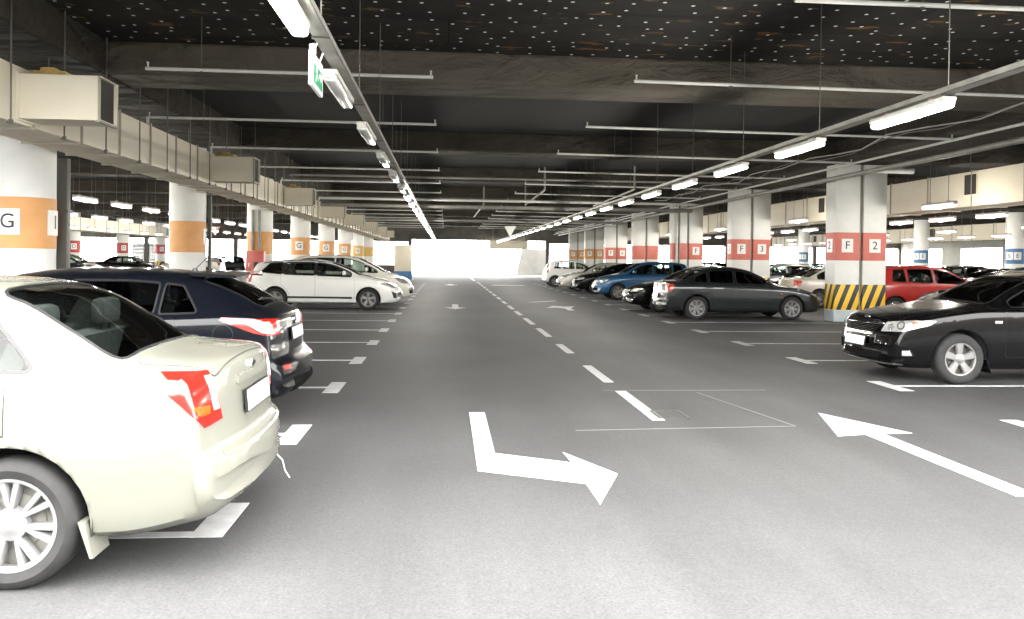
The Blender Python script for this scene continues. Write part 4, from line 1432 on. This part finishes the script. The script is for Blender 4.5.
PN = [('F', '2', '2'), ('F', '3', '3'), (None, 'F', None), (None, None, None), ('F', '6', None), ('F', '7', None), ('F', '8', None), ('F', '9', None)]
for i in range(7):
    y0 = 20.88 + 7.8 * i
    band = 'col_salmon' if i < 5 else 'col_orange'
    a, b, c = PN[i] if i < len(PN) else ('F', 'F', None)
    cw = 'salmon-red' if i < 5 else 'orange'
    which = ['beside the black sedan, hazard stripes in full view', 'behind the graphite sedan', 'beyond the graphite sedan, conduits on its face', 'behind the blue hatchback, unsigned', 'behind the black hatchback', 'beyond the white hatchback', 'last before the exit'][i]
    square_pillar(10.3, 10.98, y0, y0 + .56, band, f'lane-side square white pillar with {cw} band, {which}', ([(a, 'S')] if a else []) + ([(c, 'W')] if c else []))
    square_pillar(11.08, 11.72, y0, y0 + .56, band, f'outer square white pillar with {cw} band, {which}', ([(b, 'S')] if b else []))
    d = tag(mk('drain_pipe', lambda bm: (tube(bm, (11.03, y0 + .10, 0), (11.03, y0 + .10, 4.2), .045, 12), box(bm, 10.99, 11.07, y0 + .1, y0 + .18, .6, .64), box(bm, 10.99, 11.07, y0 + .1, y0 + .18, 2.6, 2.64)), 'pipe_grey', None, 40),
            f'grey downpipe in the gap of the {nth(i)} pair of square pillars', 'pipe', 'downpipes between square pillars')
def conduit(name, pts, r, m_, label, cat='pipe', group=None):
    bm = bmesh.new()
    for a, b in zip(pts[:-1], pts[1:]):
        tube(bm, a, b, r, 10)
    for p in pts[1:-1]:
        g_ = bmesh.ops.create_uvsphere(bm, u_segments=10, v_segments=6, radius=r * 1.02)
        bmesh.ops.translate(bm, verts=g_['verts'], vec=p)
    return tag(obj(name, to_mesh(bm, name, m_, 50)), label, cat, group)
conduit('conduit', [(10.48, 36.42, 0), (10.48, 36.42, 4.2)], .05, 'pipe_white', 'pale conduit up the face of the third square pillar')
conduit('conduit', [(10.60, 36.42, 0), (10.60, 36.42, 4.2)], .035, 'pipe_grey', 'thin grey conduit next to a pale one on the third square pillar')

def round_pillar(x, y, r, band, label, plates=(), stripes=False, group='round pillars', b0=1.63, b1=2.385):
    p = empty('round_pillar', (x, y, 0))
    tag(p, label, 'pillar', group, 'thing')
    mk('shaft', lambda bm: lathe(bm, [(.001, 0), (r, 0), (r, ZB - .03), (.001, ZB - .03)], 'Z', 40), 'col_white', p, 50)
    mk('colour_band', lambda bm: lathe(bm, [(r, b0), (r + .004, b0), (r + .004, b1), (r, b1)], 'Z', 40), band, p, 50)
    if stripes: mk('hazard_stripes', lambda bm: lathe(bm, [(r, .31), (r + .004, .31), (r + .004, 1.0), (r, 1.0)], 'Z', 40), 'hazard', p, 50)
    def bend(me, a0, rad):
        for v in me.vertices:
            t = a0 + v.co.x / rad
            q = rad - v.co.y
            v.co = (q * math.cos(t), q * math.sin(t), v.co.z)
    for ch, deg in plates:
        bm = bmesh.new()
        w, h, n = .33, .38, 8
        for i in range(n): box(bm, -w / 2 + w * i / n, -w / 2 + w * (i + 1) / n, -.012, 0, -h / 2, h / 2)
        bmesh.ops.remove_doubles(bm, verts=bm.verts, dist=1e-4)
        me = to_mesh(bm, 'number_sign', 'plate_white')
        bend(me, math.radians(deg), r + .006)
        o = obj('number_sign', me, p)
        o.location = (0, 0, 2.02)
        tm = letter(ch).copy()
        for v in tm.vertices: v.co = (v.co.x, -.014 - v.co.z, v.co.y)
        bend(tm, math.radians(deg), r + .006)
        obj('lettering', tm, o)
    return p
RP = [('orange band and G sign beside the silver-beige sedan', [('G', -93), ('1', 2)]),
      ('orange band, behind the black hatchback roof aerial', [('2', 4)]),
      ('orange band, with two conduits and a red cabinet on it', []),
      ('orange band and G sign, above the roof of the white estate', [('G', -88)]),
      ('orange band and G sign, second beyond the red cabinet', [('G', -85)]),
      ('orange band and G sign, third beyond the red cabinet', [('G', -85)]),
      ('yellow-orange band, fourth beyond the red cabinet', [('G', -85)]),
      ('yellow-orange band, last before the exit', [])]
M['col_ochre'] = noisy('ochre_paint', (.66, .42, .12), (.70, .46, .14), 3, .55)
for i, (lab, pl) in enumerate(RP):
    round_pillar(-6.35, 12.85 + 7.8 * i, .425, 'col_orange' if i < 6 else 'col_ochre', 'round white pillar with ' + lab, pl)
for i in range(7):
    round_pillar(-23.7, 22.0 + 8.0 * i, .42, 'col_red', f'distant round white pillar with dark red band, {nth(i)} along the far aisle', [('D', -60)], True, 'red-banded round pillars')
for i in range(5):
    round_pillar(28.35, 30.5 + 8.05 * i, .42, 'col_blue', f'round white pillar with blue band, {nth(i)} along the row behind the parked cars', [('E', -110), ('5', -160)], False, 'blue-banded round pillars')
for sx in (-.13, .09):
    conduit('conduit', [(-6.35 + sx, 28.0 - .03, 1.75), (-6.35 + sx, 28.0 - .03, 3.1)], .045, 'pipe_grey', 'grey conduit above the red cabinet, ' + ('thicker outer one' if sx < 0 else 'inner one by the lane'))
tag(mk('downpipe', lambda bm: (box(bm, -6.10, -5.93, 13.29, 13.42, 0, 3.06, 0, .01), box(bm, -6.12, -5.91, 13.285, 13.44, 2.2, 2.25)), 'pipe_dark', None, 40), 'dark square downpipe behind the round pillar with the G sign', 'pipe')
tag(mk('downpipe', lambda bm: (box(bm, -5.90, -5.82, 20.75, 20.83, 0, 3.06, 0, .01), box(bm, -5.90, -5.80, 20.73, 20.85, 2.4, 2.44)), 'pipe_dark', None, 40), 'thin dark downpipe beside the second round pillar', 'pipe')
fc = empty('fire_cabinet', (-6.34, 27.88, 0))
tag(fc, 'red fire hose cabinet on the round pillar behind the white estate', 'cabinet')
mk('body', lambda bm: (box(bm, -.29, .29, -.2, .13, .82, 1.72, 0, .01), box(bm, -.25, -.2, -.1, .1, 0, .82), box(bm, .2, .25, -.1, .1, 0, .82)), 'red_box', fc, 40)
dd = mk('door', lambda bm: box(bm, -.26, .26, -.215, -.2, .86, 1.68, 0, .006), 'red_box', fc, 40)
mk('window', lambda bm: box(bm, -.03, .12, -.222, -.214, 1.12, 1.36), 'trim', dd)
mk('handle', lambda bm: box(bm, -.2, -.17, -.235, -.214, 1.2, 1.32), 'chrome', dd)

# ------------------------------------------------------------------ ducts
def duct(name, x0, x1, z0, z1, y0, y1, step, label, group=None):
    d = empty(name, ((x0 + x1) / 2, y0, z0))
    tag(d, label, 'air duct', group)
    ox, oz = (x0 + x1) / 2, z0
    mk('duct_body', lambda bm: box(bm, x0 - ox, x1 - ox, 0, y1 - y0, 0, z1 - z0), 'duct', d)
    e = .03
    def fl(bm):
        a, b, c = x0 - ox, x1 - ox, z1 - z0
        box(bm, a - e, b + e, -.012, .012, -e, 0)
        box(bm, a - e, b + e, -.012, .012, c, c + e)
        box(bm, a - e, a, -.012, .012, 0, c)
        box(bm, b, b + e, -.012, .012, 0, c)
    f0 = mk('flange', fl, 'duct_edge', d)
    r0_ = mk('hanger_rod', lambda bm: tube(bm, (0, 0, z1 - z0), (0, 0, ZC - z0), .010, 6), 'rod', d)
    r0_.location = (0, 2.0, 0)
    for i in range(1, int((y1 - y0) / 6)):
        r1_ = r0_.copy(); COL.objects.link(r1_); r1_.location = (0, 2.0 + 6 * i, 0)
    n = int((y1 - y0) / step)
    for i in range(n + 1):
        f = f0 if i == 0 else f0.copy()
        if i: COL.objects.link(f)
        f.location = (0, .3 + step * i if .3 + step * i < y1 - y0 else y1 - y0 - .05, 0)
    return d
LD = duct('air_duct', -5.75, -5.0, 3.08, 3.74, 3.5, 73, 1.3, 'long cream air duct with side outlets above the round orange-banded pillars')
k = 0
for i in range(8):
    y = 9.93 + 7.7 * i
    o = empty('outlet', (.375, y - 3.5, .05))
    o.parent = LD
    def shell(bm, y=y):
        w, h, t = .94, .52, .012
        box(bm, -.04, w, 0, .5, 0, t); box(bm, -.04, w, 0, .5, h - t, h)
        box(bm, -.04, w, 0, t, t, h - t); box(bm, -.04, w, .5 - t, .5, t, h - t)
        for a, b, c, d_ in ((0, .5, -.02, .0), (0, .5, h, h + .02), (-.02, 0, -.02, h + .02), (.5, .52, -.02, h + .02)):
            box(bm, 0, .03, a, b, c, d_)
    mk('outlet_shell', shell, 'duct', o)
    mk('outlet_inside', lambda bm: box(bm, .0, .90, .014, .486, .014, .505), 'duct_dark', o)
    mk('outlet_lip', lambda bm: (box(bm, .89, .945, -.015, .515, -.02, .0), box(bm, .915, .945, -.012, 0, 0, .52), box(bm, .915, .945, .5, .512, 0, .52)), 'duct_edge', o)
    if i < 3: mk('mineral_wool', lambda bm: (box(bm, .12, .50, .1, .4, .52, .59, 0, .02), box(bm, .18, .36, .15, .35, .58, .64, 0, .02)), 'wool', o, 40)
rod0 = None
for i in range(40):
    y = 1.0 + 1.3 * i
    f = mk('hanger_rod', lambda bm: (tube(bm, (.43, 0, .0), (.43, 0, ZC - 3.08), .010, 6), tube(bm, (.385, 0, -.03), (.43, 0, -.03), .010, 6), box(bm, .41, .45, -.015, .015, -.05, .0)), 'rod', LD) if rod0 is None else rod0.copy()
    if rod0 is None: rod0 = f
    else: COL.objects.link(f)
    f.location = (0, y, 0)
RD = duct('air_duct', 13.0, 13.9, 3.02, 3.88, 6, 73, 1.85, 'cream air duct with square dark vents behind the square pillars')
for i in range(7):
    o = mk('vent', lambda bm: (box(bm, -.475, -.455, -.27, -.24, .26, .82), box(bm, -.475, -.455, .24, .27, .26, .82), box(bm, -.475, -.455, -.24, .24, .79, .82), box(bm, -.475, -.455, -.24, .24, .26, .29)), 'duct', RD)
    o.location = (0, 19.3 + 8.05 * i - 6, 0)
    q_ = mk('vent_opening', lambda bm: (box(bm, -.458, -.40, -.24, .24, .29, .79), box(bm, -.47, -.455, -.235, -.06, .30, .78)), 'duct_dark', o)
RD2 = duct('air_duct', 30.0, 30.9, 2.95, 3.85, 20, 73, 1.85, 'distant cream air duct beyond the blue-banded pillars')
for i in range(6):
    o = mk('vent_opening', lambda bm: box(bm, -.475, -.44, -.24, .24, .30, .80), 'duct_dark', RD2)
    o.location = (0, 4.0 + 8.05 * i, 0)
duct('air_duct', -22.4, -21.5, 2.95, 3.7, 20, 73, 1.85, 'distant cream air duct along the red-banded pillars')
tag(mk('exit_duct', lambda bm: (box(bm, 3.9, 7.3, 72.9, 73.7, 2.45, 3.2, 0, .01), tube(bm, (4.2, 73.3, 3.2), (4.2, 73.3, ZC - .01), .012, 6), tube(bm, (7.0, 73.3, 3.2), (7.0, 73.3, ZC - .01), .012, 6), box(bm, 5.2, 5.24, 72.87, 73.7, 2.42, 3.22), box(bm, 6.4, 6.44, 72.87, 73.7, 2.42, 3.22)), 'duct', None, 40), 'short cream duct crossing above the bright exit', 'air duct')
cb = empty('panel_booth', (-2.95, 57, 0))
tag(cb, 'cream board panel on a blue base beside the bright exit', 'booth')
mk('panel', lambda bm: box(bm, -.62, .55, 0, .9, .62, 2.45, 0, .01), 'duct', cb, 40)
mk('base', lambda bm: box(bm, -.66, .59, -.03, .93, 0, .62, 0, .01), 'col_blue', cb, 40)

# ------------------------------------------------------------------ lights on cable trays
def fixture_proto(on):
    f = empty('ceiling_light', (0, 0, 0))
    L = 1.26
    mk('housing', lambda bm: box(bm, -.065, .065, 0, L, .055, .10, 0, .012), 'fixture', f, 40)
    def dif(bm):
        if on == 'tube_pink': box(bm, -.07, .07, .0, L, -.05, .06, 0, .045)
        else: box(bm, -.058, .058, .0, L, -.004, .060, 0, .030)
    d = mk('diffuser', dif, on, f, 50)
    def caps(bm):
        box(bm, -.045, .045, -.012, .006, .022, .092, 0, .006)
    c = mk('end_cap', caps, 'fixture', f, 40)
    c2 = c.copy(); COL.objects.link(c2); c2.location = (0, L + .006, 0)
    mk('bracket', lambda bm: (box(bm, -.03, .03, .25, .28, .1, .125), box(bm, -.03, .03, .98, 1.01, .1, .125)), 'steel', f)
    if on != 'tube_off':
        l = bpy.data.lights.new('tube_lamp', 'POINT')
        l.shadow_soft_size = .05
        l.energy = 82 if on == 'tube_on' else 110
        l.color = (1, .95, .85)
        lo = bpy.data.objects.new('tube_lamp', l)
        COL.objects.link(lo)
        lo.parent = f
        lo.location = (0, L / 2, -.10)
    if on == 'tube_pink': mk('hanger_rod', lambda bm: (tube(bm, (0, .26, .12), (0, .26, ZC - 2.945), .006, 6), tube(bm, (0, .99, .12), (0, .99, ZC - 2.945), .006, 6)), 'rod', f)
    return f
PROTO = {}
def fixture(x, y, z, on, label, group):
    if on not in PROTO: f = PROTO[on] = fixture_proto(on)
    else: f = copy_tree(PROTO[on])
    f.location = (x, y, z)
    return tag(f, label, 'light', group)
def tray(x, z, y0, y1, label, rods, m_='steel'):
    t = empty('cable_tray', (x, y0, z))
    tag(t, label, 'cable tray')
    L = y1 - y0
    mk('channel', lambda bm: (box(bm, -.06, .06, 0, L, 0, .004), box(bm, -.06, -.056, 0, L, .0, .05), box(bm, .056, .06, 0, L, 0, .05)), m_, t)
    mk('cables', lambda bm: (tube(bm, (-.02, 0, .018), (-.02, L, .018), .012, 6), tube(bm, (.015, 0, .016), (.015, L, .016), .010, 6)), 'pipe_dark', t)
    r_ = None
    n = int(L / rods)
    for i in range(n):
        q = mk('hanger_rod', lambda bm: (tube(bm, (0, 0, .0), (0, 0, ZC - z), .006, 6), box(bm, -.065, .065, -.012, .012, -.008, -.001)), 'rod', t) if r_ is None else r_.copy()
        if r_ is None: r_ = q
        else: COL.objects.link(q)
        q.location = (0, .9 + rods * i, 0)
    return t
tray(-.92, 3.152, 2.5, 72, 'long perforated cable tray that carries the green sign over the lane', 2.6)
tray(4.42, 3.078, 3.5, 72, 'cable tray with a full row of lit tubes on the black sedan side', 2.5)
for i in range(25):
    y = 4.25 + 2.6 * i if i else 4.27
    on = 'tube_on' if i == 0 or i >= 6 else 'tube_off'
    st = 'lit' if on == 'tube_on' else 'unlit'
    fixture(-.98, y, 3.02, on, f'{st} tube light, {nth(i)} along the cable tray that carries the green sign', 'tube lights along the tray with the green sign')
for i in range(26):
    y = 6.84 + 2.46 * i
    fixture(4.40, y, 2.945, 'tube_on', f'lit tube light, {nth(i)} along the cable tray on the black sedan side', 'tube lights along the tray on the black sedan side')
for nm, xs_, y0, st, n in (('just behind the round orange-banded pillars', -9.3, 14.2, 2.35, 20), ('along the middle of the far aisle', -13.3, 18.9, 2.6, 16), ('along the red-banded pillars', -19.6, 20.4, 2.6, 16)):
    for i in range(n):
        fixture(xs_, y0 + st * i, 2.945, 'tube_pink', f'pinkish lit tube light, {nth(i)} of the row {nm}', 'tube lights ' + nm)
for nm, xs_, y0, st, n in (('beside the vented duct', 11.95 - .2, 18.0, 7.8, 5), ('in the aisle beyond the vented duct', 15.4, 16.7, 2.3, 14), ('near the blue-banded pillars', 26.3, 33.5, 2.6, 12), ('in the middle of the blue pillar aisle', 21.2, 22.0, 5.2, 8)):
    for i in range(n):
        fixture(xs_, y0 + st * i, 2.945, 'tube_pink', f'pinkish lit tube light, {nth(i)} of the row {nm}', 'tube lights ' + nm)

# ------------------------------------------------------------------ hanging signs
es = empty('exit_sign', (-1.0, 6.05, 2.82))
tag(es, 'small white exit sign with green pictogram hanging beside the cable tray', 'sign')
mk('board', lambda bm: box(bm, -.015, .015, 0, .50, 0, .25, 0, .004), 'plate_white', es, 40)
def picto(bm):
    box(bm, .0152, .018, .05, .45, .03, .17)
mk('green_panel', picto, 'exit_green', es)
def runner(bm):
    a, b = .0182, .0195
    for p in ([(.10, .06), (.12, .06), (.17, .12), (.15, .13)], [(.15, .12), (.20, .12), (.21, .17), (.16, .18)], [(.20, .12), (.26, .09), (.26, .075), (.19, .10)], [(.30, .11), (.36, .11), (.36, .14), (.30, .14)], [(.36, .085), (.43, .125), (.36, .165)]):
        prism(bm, p, 0, a, b)
    lathe(bm, [(.001, a), (.016, a), (.016, b), (.001, b)], 'Y', 12)
mk('pictogram', lambda bm: [prism(bm, p, 0, .0182, .0195) for p in ([(.12, .045), (.14, .045), (.18, .10), (.16, .11)], [(.15, .12), (.20, .12), (.21, .17), (.16, .18)], [(.20, .12), (.26, .09), (.26, .075), (.19, .10)], [(.30, .11), (.36, .11), (.36, .14), (.30, .14)], [(.36, .085), (.43, .125), (.36, .165)])], 'plate_white', es)
mk('hanger', lambda bm: (tube(bm, (0, .1, .25), (.03, .1, .325), .008, 6), tube(bm, (0, .4, .25), (.03, .4, .325), .008, 6), box(bm, -.02, .02, .06, .14, .25, .31, 0, .005)), 'plate_white', es)
def tri_sign(x, y, z, w, label, red):
    t = empty('triangle_sign', (x, y, z))
    tag(t, label, 'sign', 'hanging triangle signs')
    h = w * .9
    P = [(-w / 2, h), (0, 0), (w / 2, h)]
    mk('board', lambda bm: prism(bm, P, 1, 0, .02), 'plate_white' if not red else 'red_box', t)
    q = .80
    if red: mk('face', lambda bm: prism(bm, [(a * q * .9, h * .62 + (b - h * .62) * q) for a, b in P], 1, -.004, 0), 'plate_white', t)
    mk('hanger', lambda bm: (tube(bm, (-w * .3, .01, h), (-w * .3, .01, ZC - z), .012, 6), tube(bm, (w * .3, .01, h), (w * .3, .01, ZC - z), .012, 6)), 'rod', t)
tri_sign(3.29, 42, 2.70, .62, 'white triangular sign hanging point down over the lane before the exit', False)
tri_sign(20.3, 50, 2.7, .60, 'triangular sign hanging between the second and first pairs of square pillars', True)
tri_sign(-13.5, 49, 2.7, .62, 'red-edged triangular sign hanging beyond the second round pillar', True)
tag(mk('arrow_sign', lambda bm: (box(bm, -14.6, -14.1, 44, 44.03, 2.55, 3.0, 0, .01), tube(bm, (-14.35, 44.01, 3.0), (-14.35, 44.01, 4.7), .012, 6)), 'col_blue', None, 40), 'small blue square sign hanging next to the red-edged triangle', 'sign')

# ------------------------------------------------------------------ pipes under the ceiling
def sprinkler(x0, x1, y, z, label, group, drop=None, sag=0.):
    p = empty('sprinkler_pipe', ((x0 + x1) / 2, y, z))
    tag(p, label, 'pipe', group)
    h = (x1 - x0) / 2
    def pipe(bm):
        tube(bm, (-h, 0, sag), (h, 0, -sag), .024, 10)
        if drop:
            tube(bm, (-h, 0, sag), (-h, 0, drop), .024, 10)
    mk('pipe', pipe, 'pipe_white', p, 50)
    n = max(2, int(2 * h / 2.4))
    for i in range(n):
        xx = -h + .03 + (2 * h - .06) * i / (n - 1)
        hd = mk('sprinkler_head', lambda bm: (tube(bm, (0, 0, 0), (0, 0, .06), .012, 8), tube(bm, (0, 0, .06), (0, 0, .066), .018, 10)), 'pipe_white', p, 40)
        hd.location = (xx, 0, .018 - sag * xx / h)
    for xx in (-h * .62, h * .62):
        hd = mk('hanger_rod', lambda bm: (tube(bm, (0, 0, 0), (0, 0, ZC - z), .006, 6), tube(bm, (0, -.015, 0), (0, .015, 0), .032, 10)), 'rod', p, 40)
        hd.location = (xx, 0, 0)
for i in range(15):
    y = 11.05 + 3.9 * i
    sprinkler(-3.95 if i == 0 else -5.3, -.2, y, 4.0, f'{nth(i)} white sprinkler pipe crossing below the ceiling on the duct side', 'sprinkler pipes on the duct side', None if i == 0 else -.25)
    sprinkler(2.55, 9.7, y, 4.0, f'{nth(i)} white sprinkler pipe crossing below the ceiling on the square pillar side', 'sprinkler pipes on the square pillar side', None, .03)
sprinkler(3.2, 9.7, 7.35, 4.0, 'white sprinkler pipe at the top picture edge above the black sedan', 'sprinkler pipes on the square pillar side')
conduit('main_pipe', [(-4.8, 25.4, 4.06), (9.7, 25.4, 4.06)], .035, 'pipe_grey', 'thin grey pipe crossing the whole lane under the ceiling')
conduit('main_pipe', [(-4.8, 31.6, 3.56), (9.7, 31.6, 3.56)], .075, 'pipe_grey', 'thick grey main pipe crossing the whole lane, lower of two')
conduit('main_pipe', [(-4.8, 31.2, 3.78), (9.7, 31.2, 3.78)], .05, 'pipe_white', 'pale main pipe crossing the whole lane above a thicker one')
conduit('main_pipe', [(-4.8, 44.2, 3.62), (9.7, 44.2, 3.62)], .06, 'pipe_grey', 'distant grey pipe crossing the lane by the triangular sign')
conduit('branch_pipe', [(6.2, 26.6, 4.69), (6.2, 26.6, 3.92), (6.3, 34.6, 3.88)], .035, 'pipe_grey', 'grey pipe running along the lane above the graphite sedan')
conduit('branch_pipe', [(3.3, 27.4, 4.69), (3.3, 27.4, 3.92), (3.35, 34.6, 3.88), (3.35, 34.7, 4.68)], .035, 'pipe_grey', 'grey pipe running along the lane above the curving arrow')
conduit('branch_pipe', [(1.6, 35.2, 4.69), (1.6, 35.2, 3.92), (1.55, 46, 3.9)], .035, 'pipe_grey', 'distant grey pipe running along the middle of the ceiling')
for j, (x, z, r, m_, nm) in enumerate(((9.95, 3.74, .06, 'pipe_grey', 'lower thick grey pipe'), (9.72, 3.96, .028, 'pipe_white', 'upper thin pale pipe'), (9.55, 3.80, .03, 'pipe_white', 'middle pale pipe'))):
    y1 = 72
    y0 = 8 if j != 2 else 33
    conduit('wall_pipe', [(x, y0, z), (x, y1, z)], r, m_, nm + ' along the lane side of the square pillars')
conduit('wall_pipe', [(10.3, 18.9, 3.82), (11.25, 18.9, 3.81)], .075, 'pipe_white', 'short pale pipe end in front of the first square pillars')
pts = [(7.6 + .12 * math.sin(t * 1.3), 9 + 1.1 * t, 3.72 + .06 * math.sin(t * 2.1)) for t in range(19)]
pts = [(7.6, 9, 4.69)] + pts
conduit('loose_cable', pts, .012, 'pipe_grey', 'loose grey cable looping along the ceiling above the square pillar side bays')
pts = [(7.9 + .10 * math.cos(t * 1.1), 9 + 1.1 * t, 3.78 + .07 * math.sin(t * 1.7)) for t in range(18)]
pts = [(8.0, 9, 4.69)] + pts
conduit('loose_cable', pts, .010, 'pipe_dark', 'second thinner cable hanging beside the looping one')
tag(mk('roller_shutter', lambda bm: [box(bm, -27.0, -25.0, 72.6, 72.75, .12 * i, .115 + .12 * i, 0, .01) for i in range(21)], 'pipe_dark', None, 40), 'dark panel in the distant bright opening of the side aisle', 'shutter')

# ------------------------------------------------------------------ cars
def car(t, label, front, yaw, paint_, group=None, slim=False):
    kind = {'sedan_a': 'sedan', 'sedan_b': 'sedan', 'sedan_c': 'sedan', 'hatch_long': 'hatchback', 'hatch_b': 'hatchback', 'estate': 'estate_car', 'minivan': 'minivan'}[t]
    return T[t].place(kind, label, front, yaw, paint_, group, True, slim)
car('sedan_a', 'silver-beige sedan with red tail lamps, cut by the picture edge', (-1.0 - 4.515, 4.75), 0, 'silver')
car('hatch_long', 'blue-black hatchback with roof aerial, tail towards the lane, beside the silver-beige sedan', (-1.36 - 4.585, 8.25), 0, 'navy')
car('estate', 'white estate car with a dark strip along its doors, nose to the lane', (-1.37, 25.2), PI, 'white_car')
car('minivan', 'cream-white minivan parked behind the white estate car', (-1.15, 28.3), PI, 'cream_car')
car('sedan_b', 'glossy black sedan with slatted grille, nose to the lane', (5.74, 10.95), 0, 'black_car')
car('sedan_c', 'graphite grey sedan parked tail to the lane before the square pillars', (5.80 + 4.495, 22.2), PI, 'grey_car')
car('sedan_c', 'black car of which little more than the nose shows past the graphite sedan', (5.55, 25.0), 0, 'black_car')
car('hatch_b', 'blue hatchback parked nose to the lane', (5.95, 32.45), 0, 'blue_car')
car('hatch_long', 'black car parked nose to the lane beyond the blue hatchback', (5.95, 37.9), 0, 'black_car', None, True)
car('sedan_a', 'silver car whose nose shows between the black car and the white hatchback', (5.65, 40.9), 0, 'silver2', None, True)
car('hatch_b', 'white hatchback parked tail to the lane, farthest car of its row', (5.6 + 4.02, 46.9), PI, 'white_car', None, True)
car('hatch_b', 'red hatchback behind the hazard-striped pillars', (11.9 + 4.02, 22.6), PI, 'red_car')
car('sedan_a', 'grey sedan nose between the red hatchback and the black sedan', (11.85, 19.3), 0, 'greycar2')
car('sedan_c', 'pale silver sedan seen tail first behind the graphite sedan', (11.9 + 4.495, 27.9), PI, 'silver2')
for i, (t, y, p, yw, lb) in enumerate((('sedan_a', 31.0, 'black_car', 0, 'black sedan first beyond the pale silver sedan behind the square pillars'), ('hatch_b', 33.8, 'greycar2', 0, 'grey hatchback second beyond the pale silver sedan behind the square pillars'), ('sedan_c', 39.2, 'navy', 0, 'blue-black sedan third beyond the pale silver sedan behind the square pillars'), ('hatch_b', 44.6, 'black_car', 0, 'black hatchback fourth beyond the pale silver sedan behind the square pillars'))):
    car(t, lb, (12.0, y), yw, p, None, True)
kinds = ['sedan_a', 'hatch_b', 'sedan_c', 'hatch_b', 'sedan_a', 'hatch_long', 'sedan_c', 'hatch_b', 'sedan_b', 'hatch_b']
pts_ = ['black_car', 'navy', 'black_car', 'grey_car', 'black_car', 'navy', 'grey_car', 'black_car', 'black_car', 'navy']
for i, y in enumerate((30.2, 33.0, 35.7, 38.2, 41.2, 43.9, 51.0, 53.7, 56.4, 59.1)):
    car(kinds[i], f'dark car in the row under the blue-banded pillars, {nth(i)} of the row', (22.8, y), 0, pts_[i], 'dark cars under the blue-banded pillars', True)
car('estate', 'silver estate car far off under the red-banded pillars', (-21.5, 64.0), 0, 'silver2', None, True)
car('hatch_b', 'dark hatchback far off beside the silver estate car', (-20.6, 70.2), 0, 'navy', None, True)
car('minivan', 'dark minivan far off between the round pillars of the side aisle', (-17.9, 44.5), PI, 'navy', None, True)
car('sedan_a', 'dark sedan far off before the dark shutter panel', (-19.0, 57.0), PI, 'black_car', None, True)

# ------------------------------------------------------------------ daylight
w = bpy.data.worlds.new('daylight')
SC.world = w
w.use_nodes = True
bg = w.node_tree.nodes['Background']
bg.inputs[0].default_value = (1.0, .99, .965, 1)
bg.inputs[1].default_value = SKY = 19.0
SC.view_settings.view_transform = 'Standard'
SC.view_settings.look = 'None'
SC.view_settings.gamma = 1
SC.view_settings.use_curve_mapping = False
SC.view_settings.exposure = 0.0
SC.cycles.max_bounces = 8
SC.cycles.transparent_max_bounces = 16
SC.cycles.sample_clamp_indirect = 6
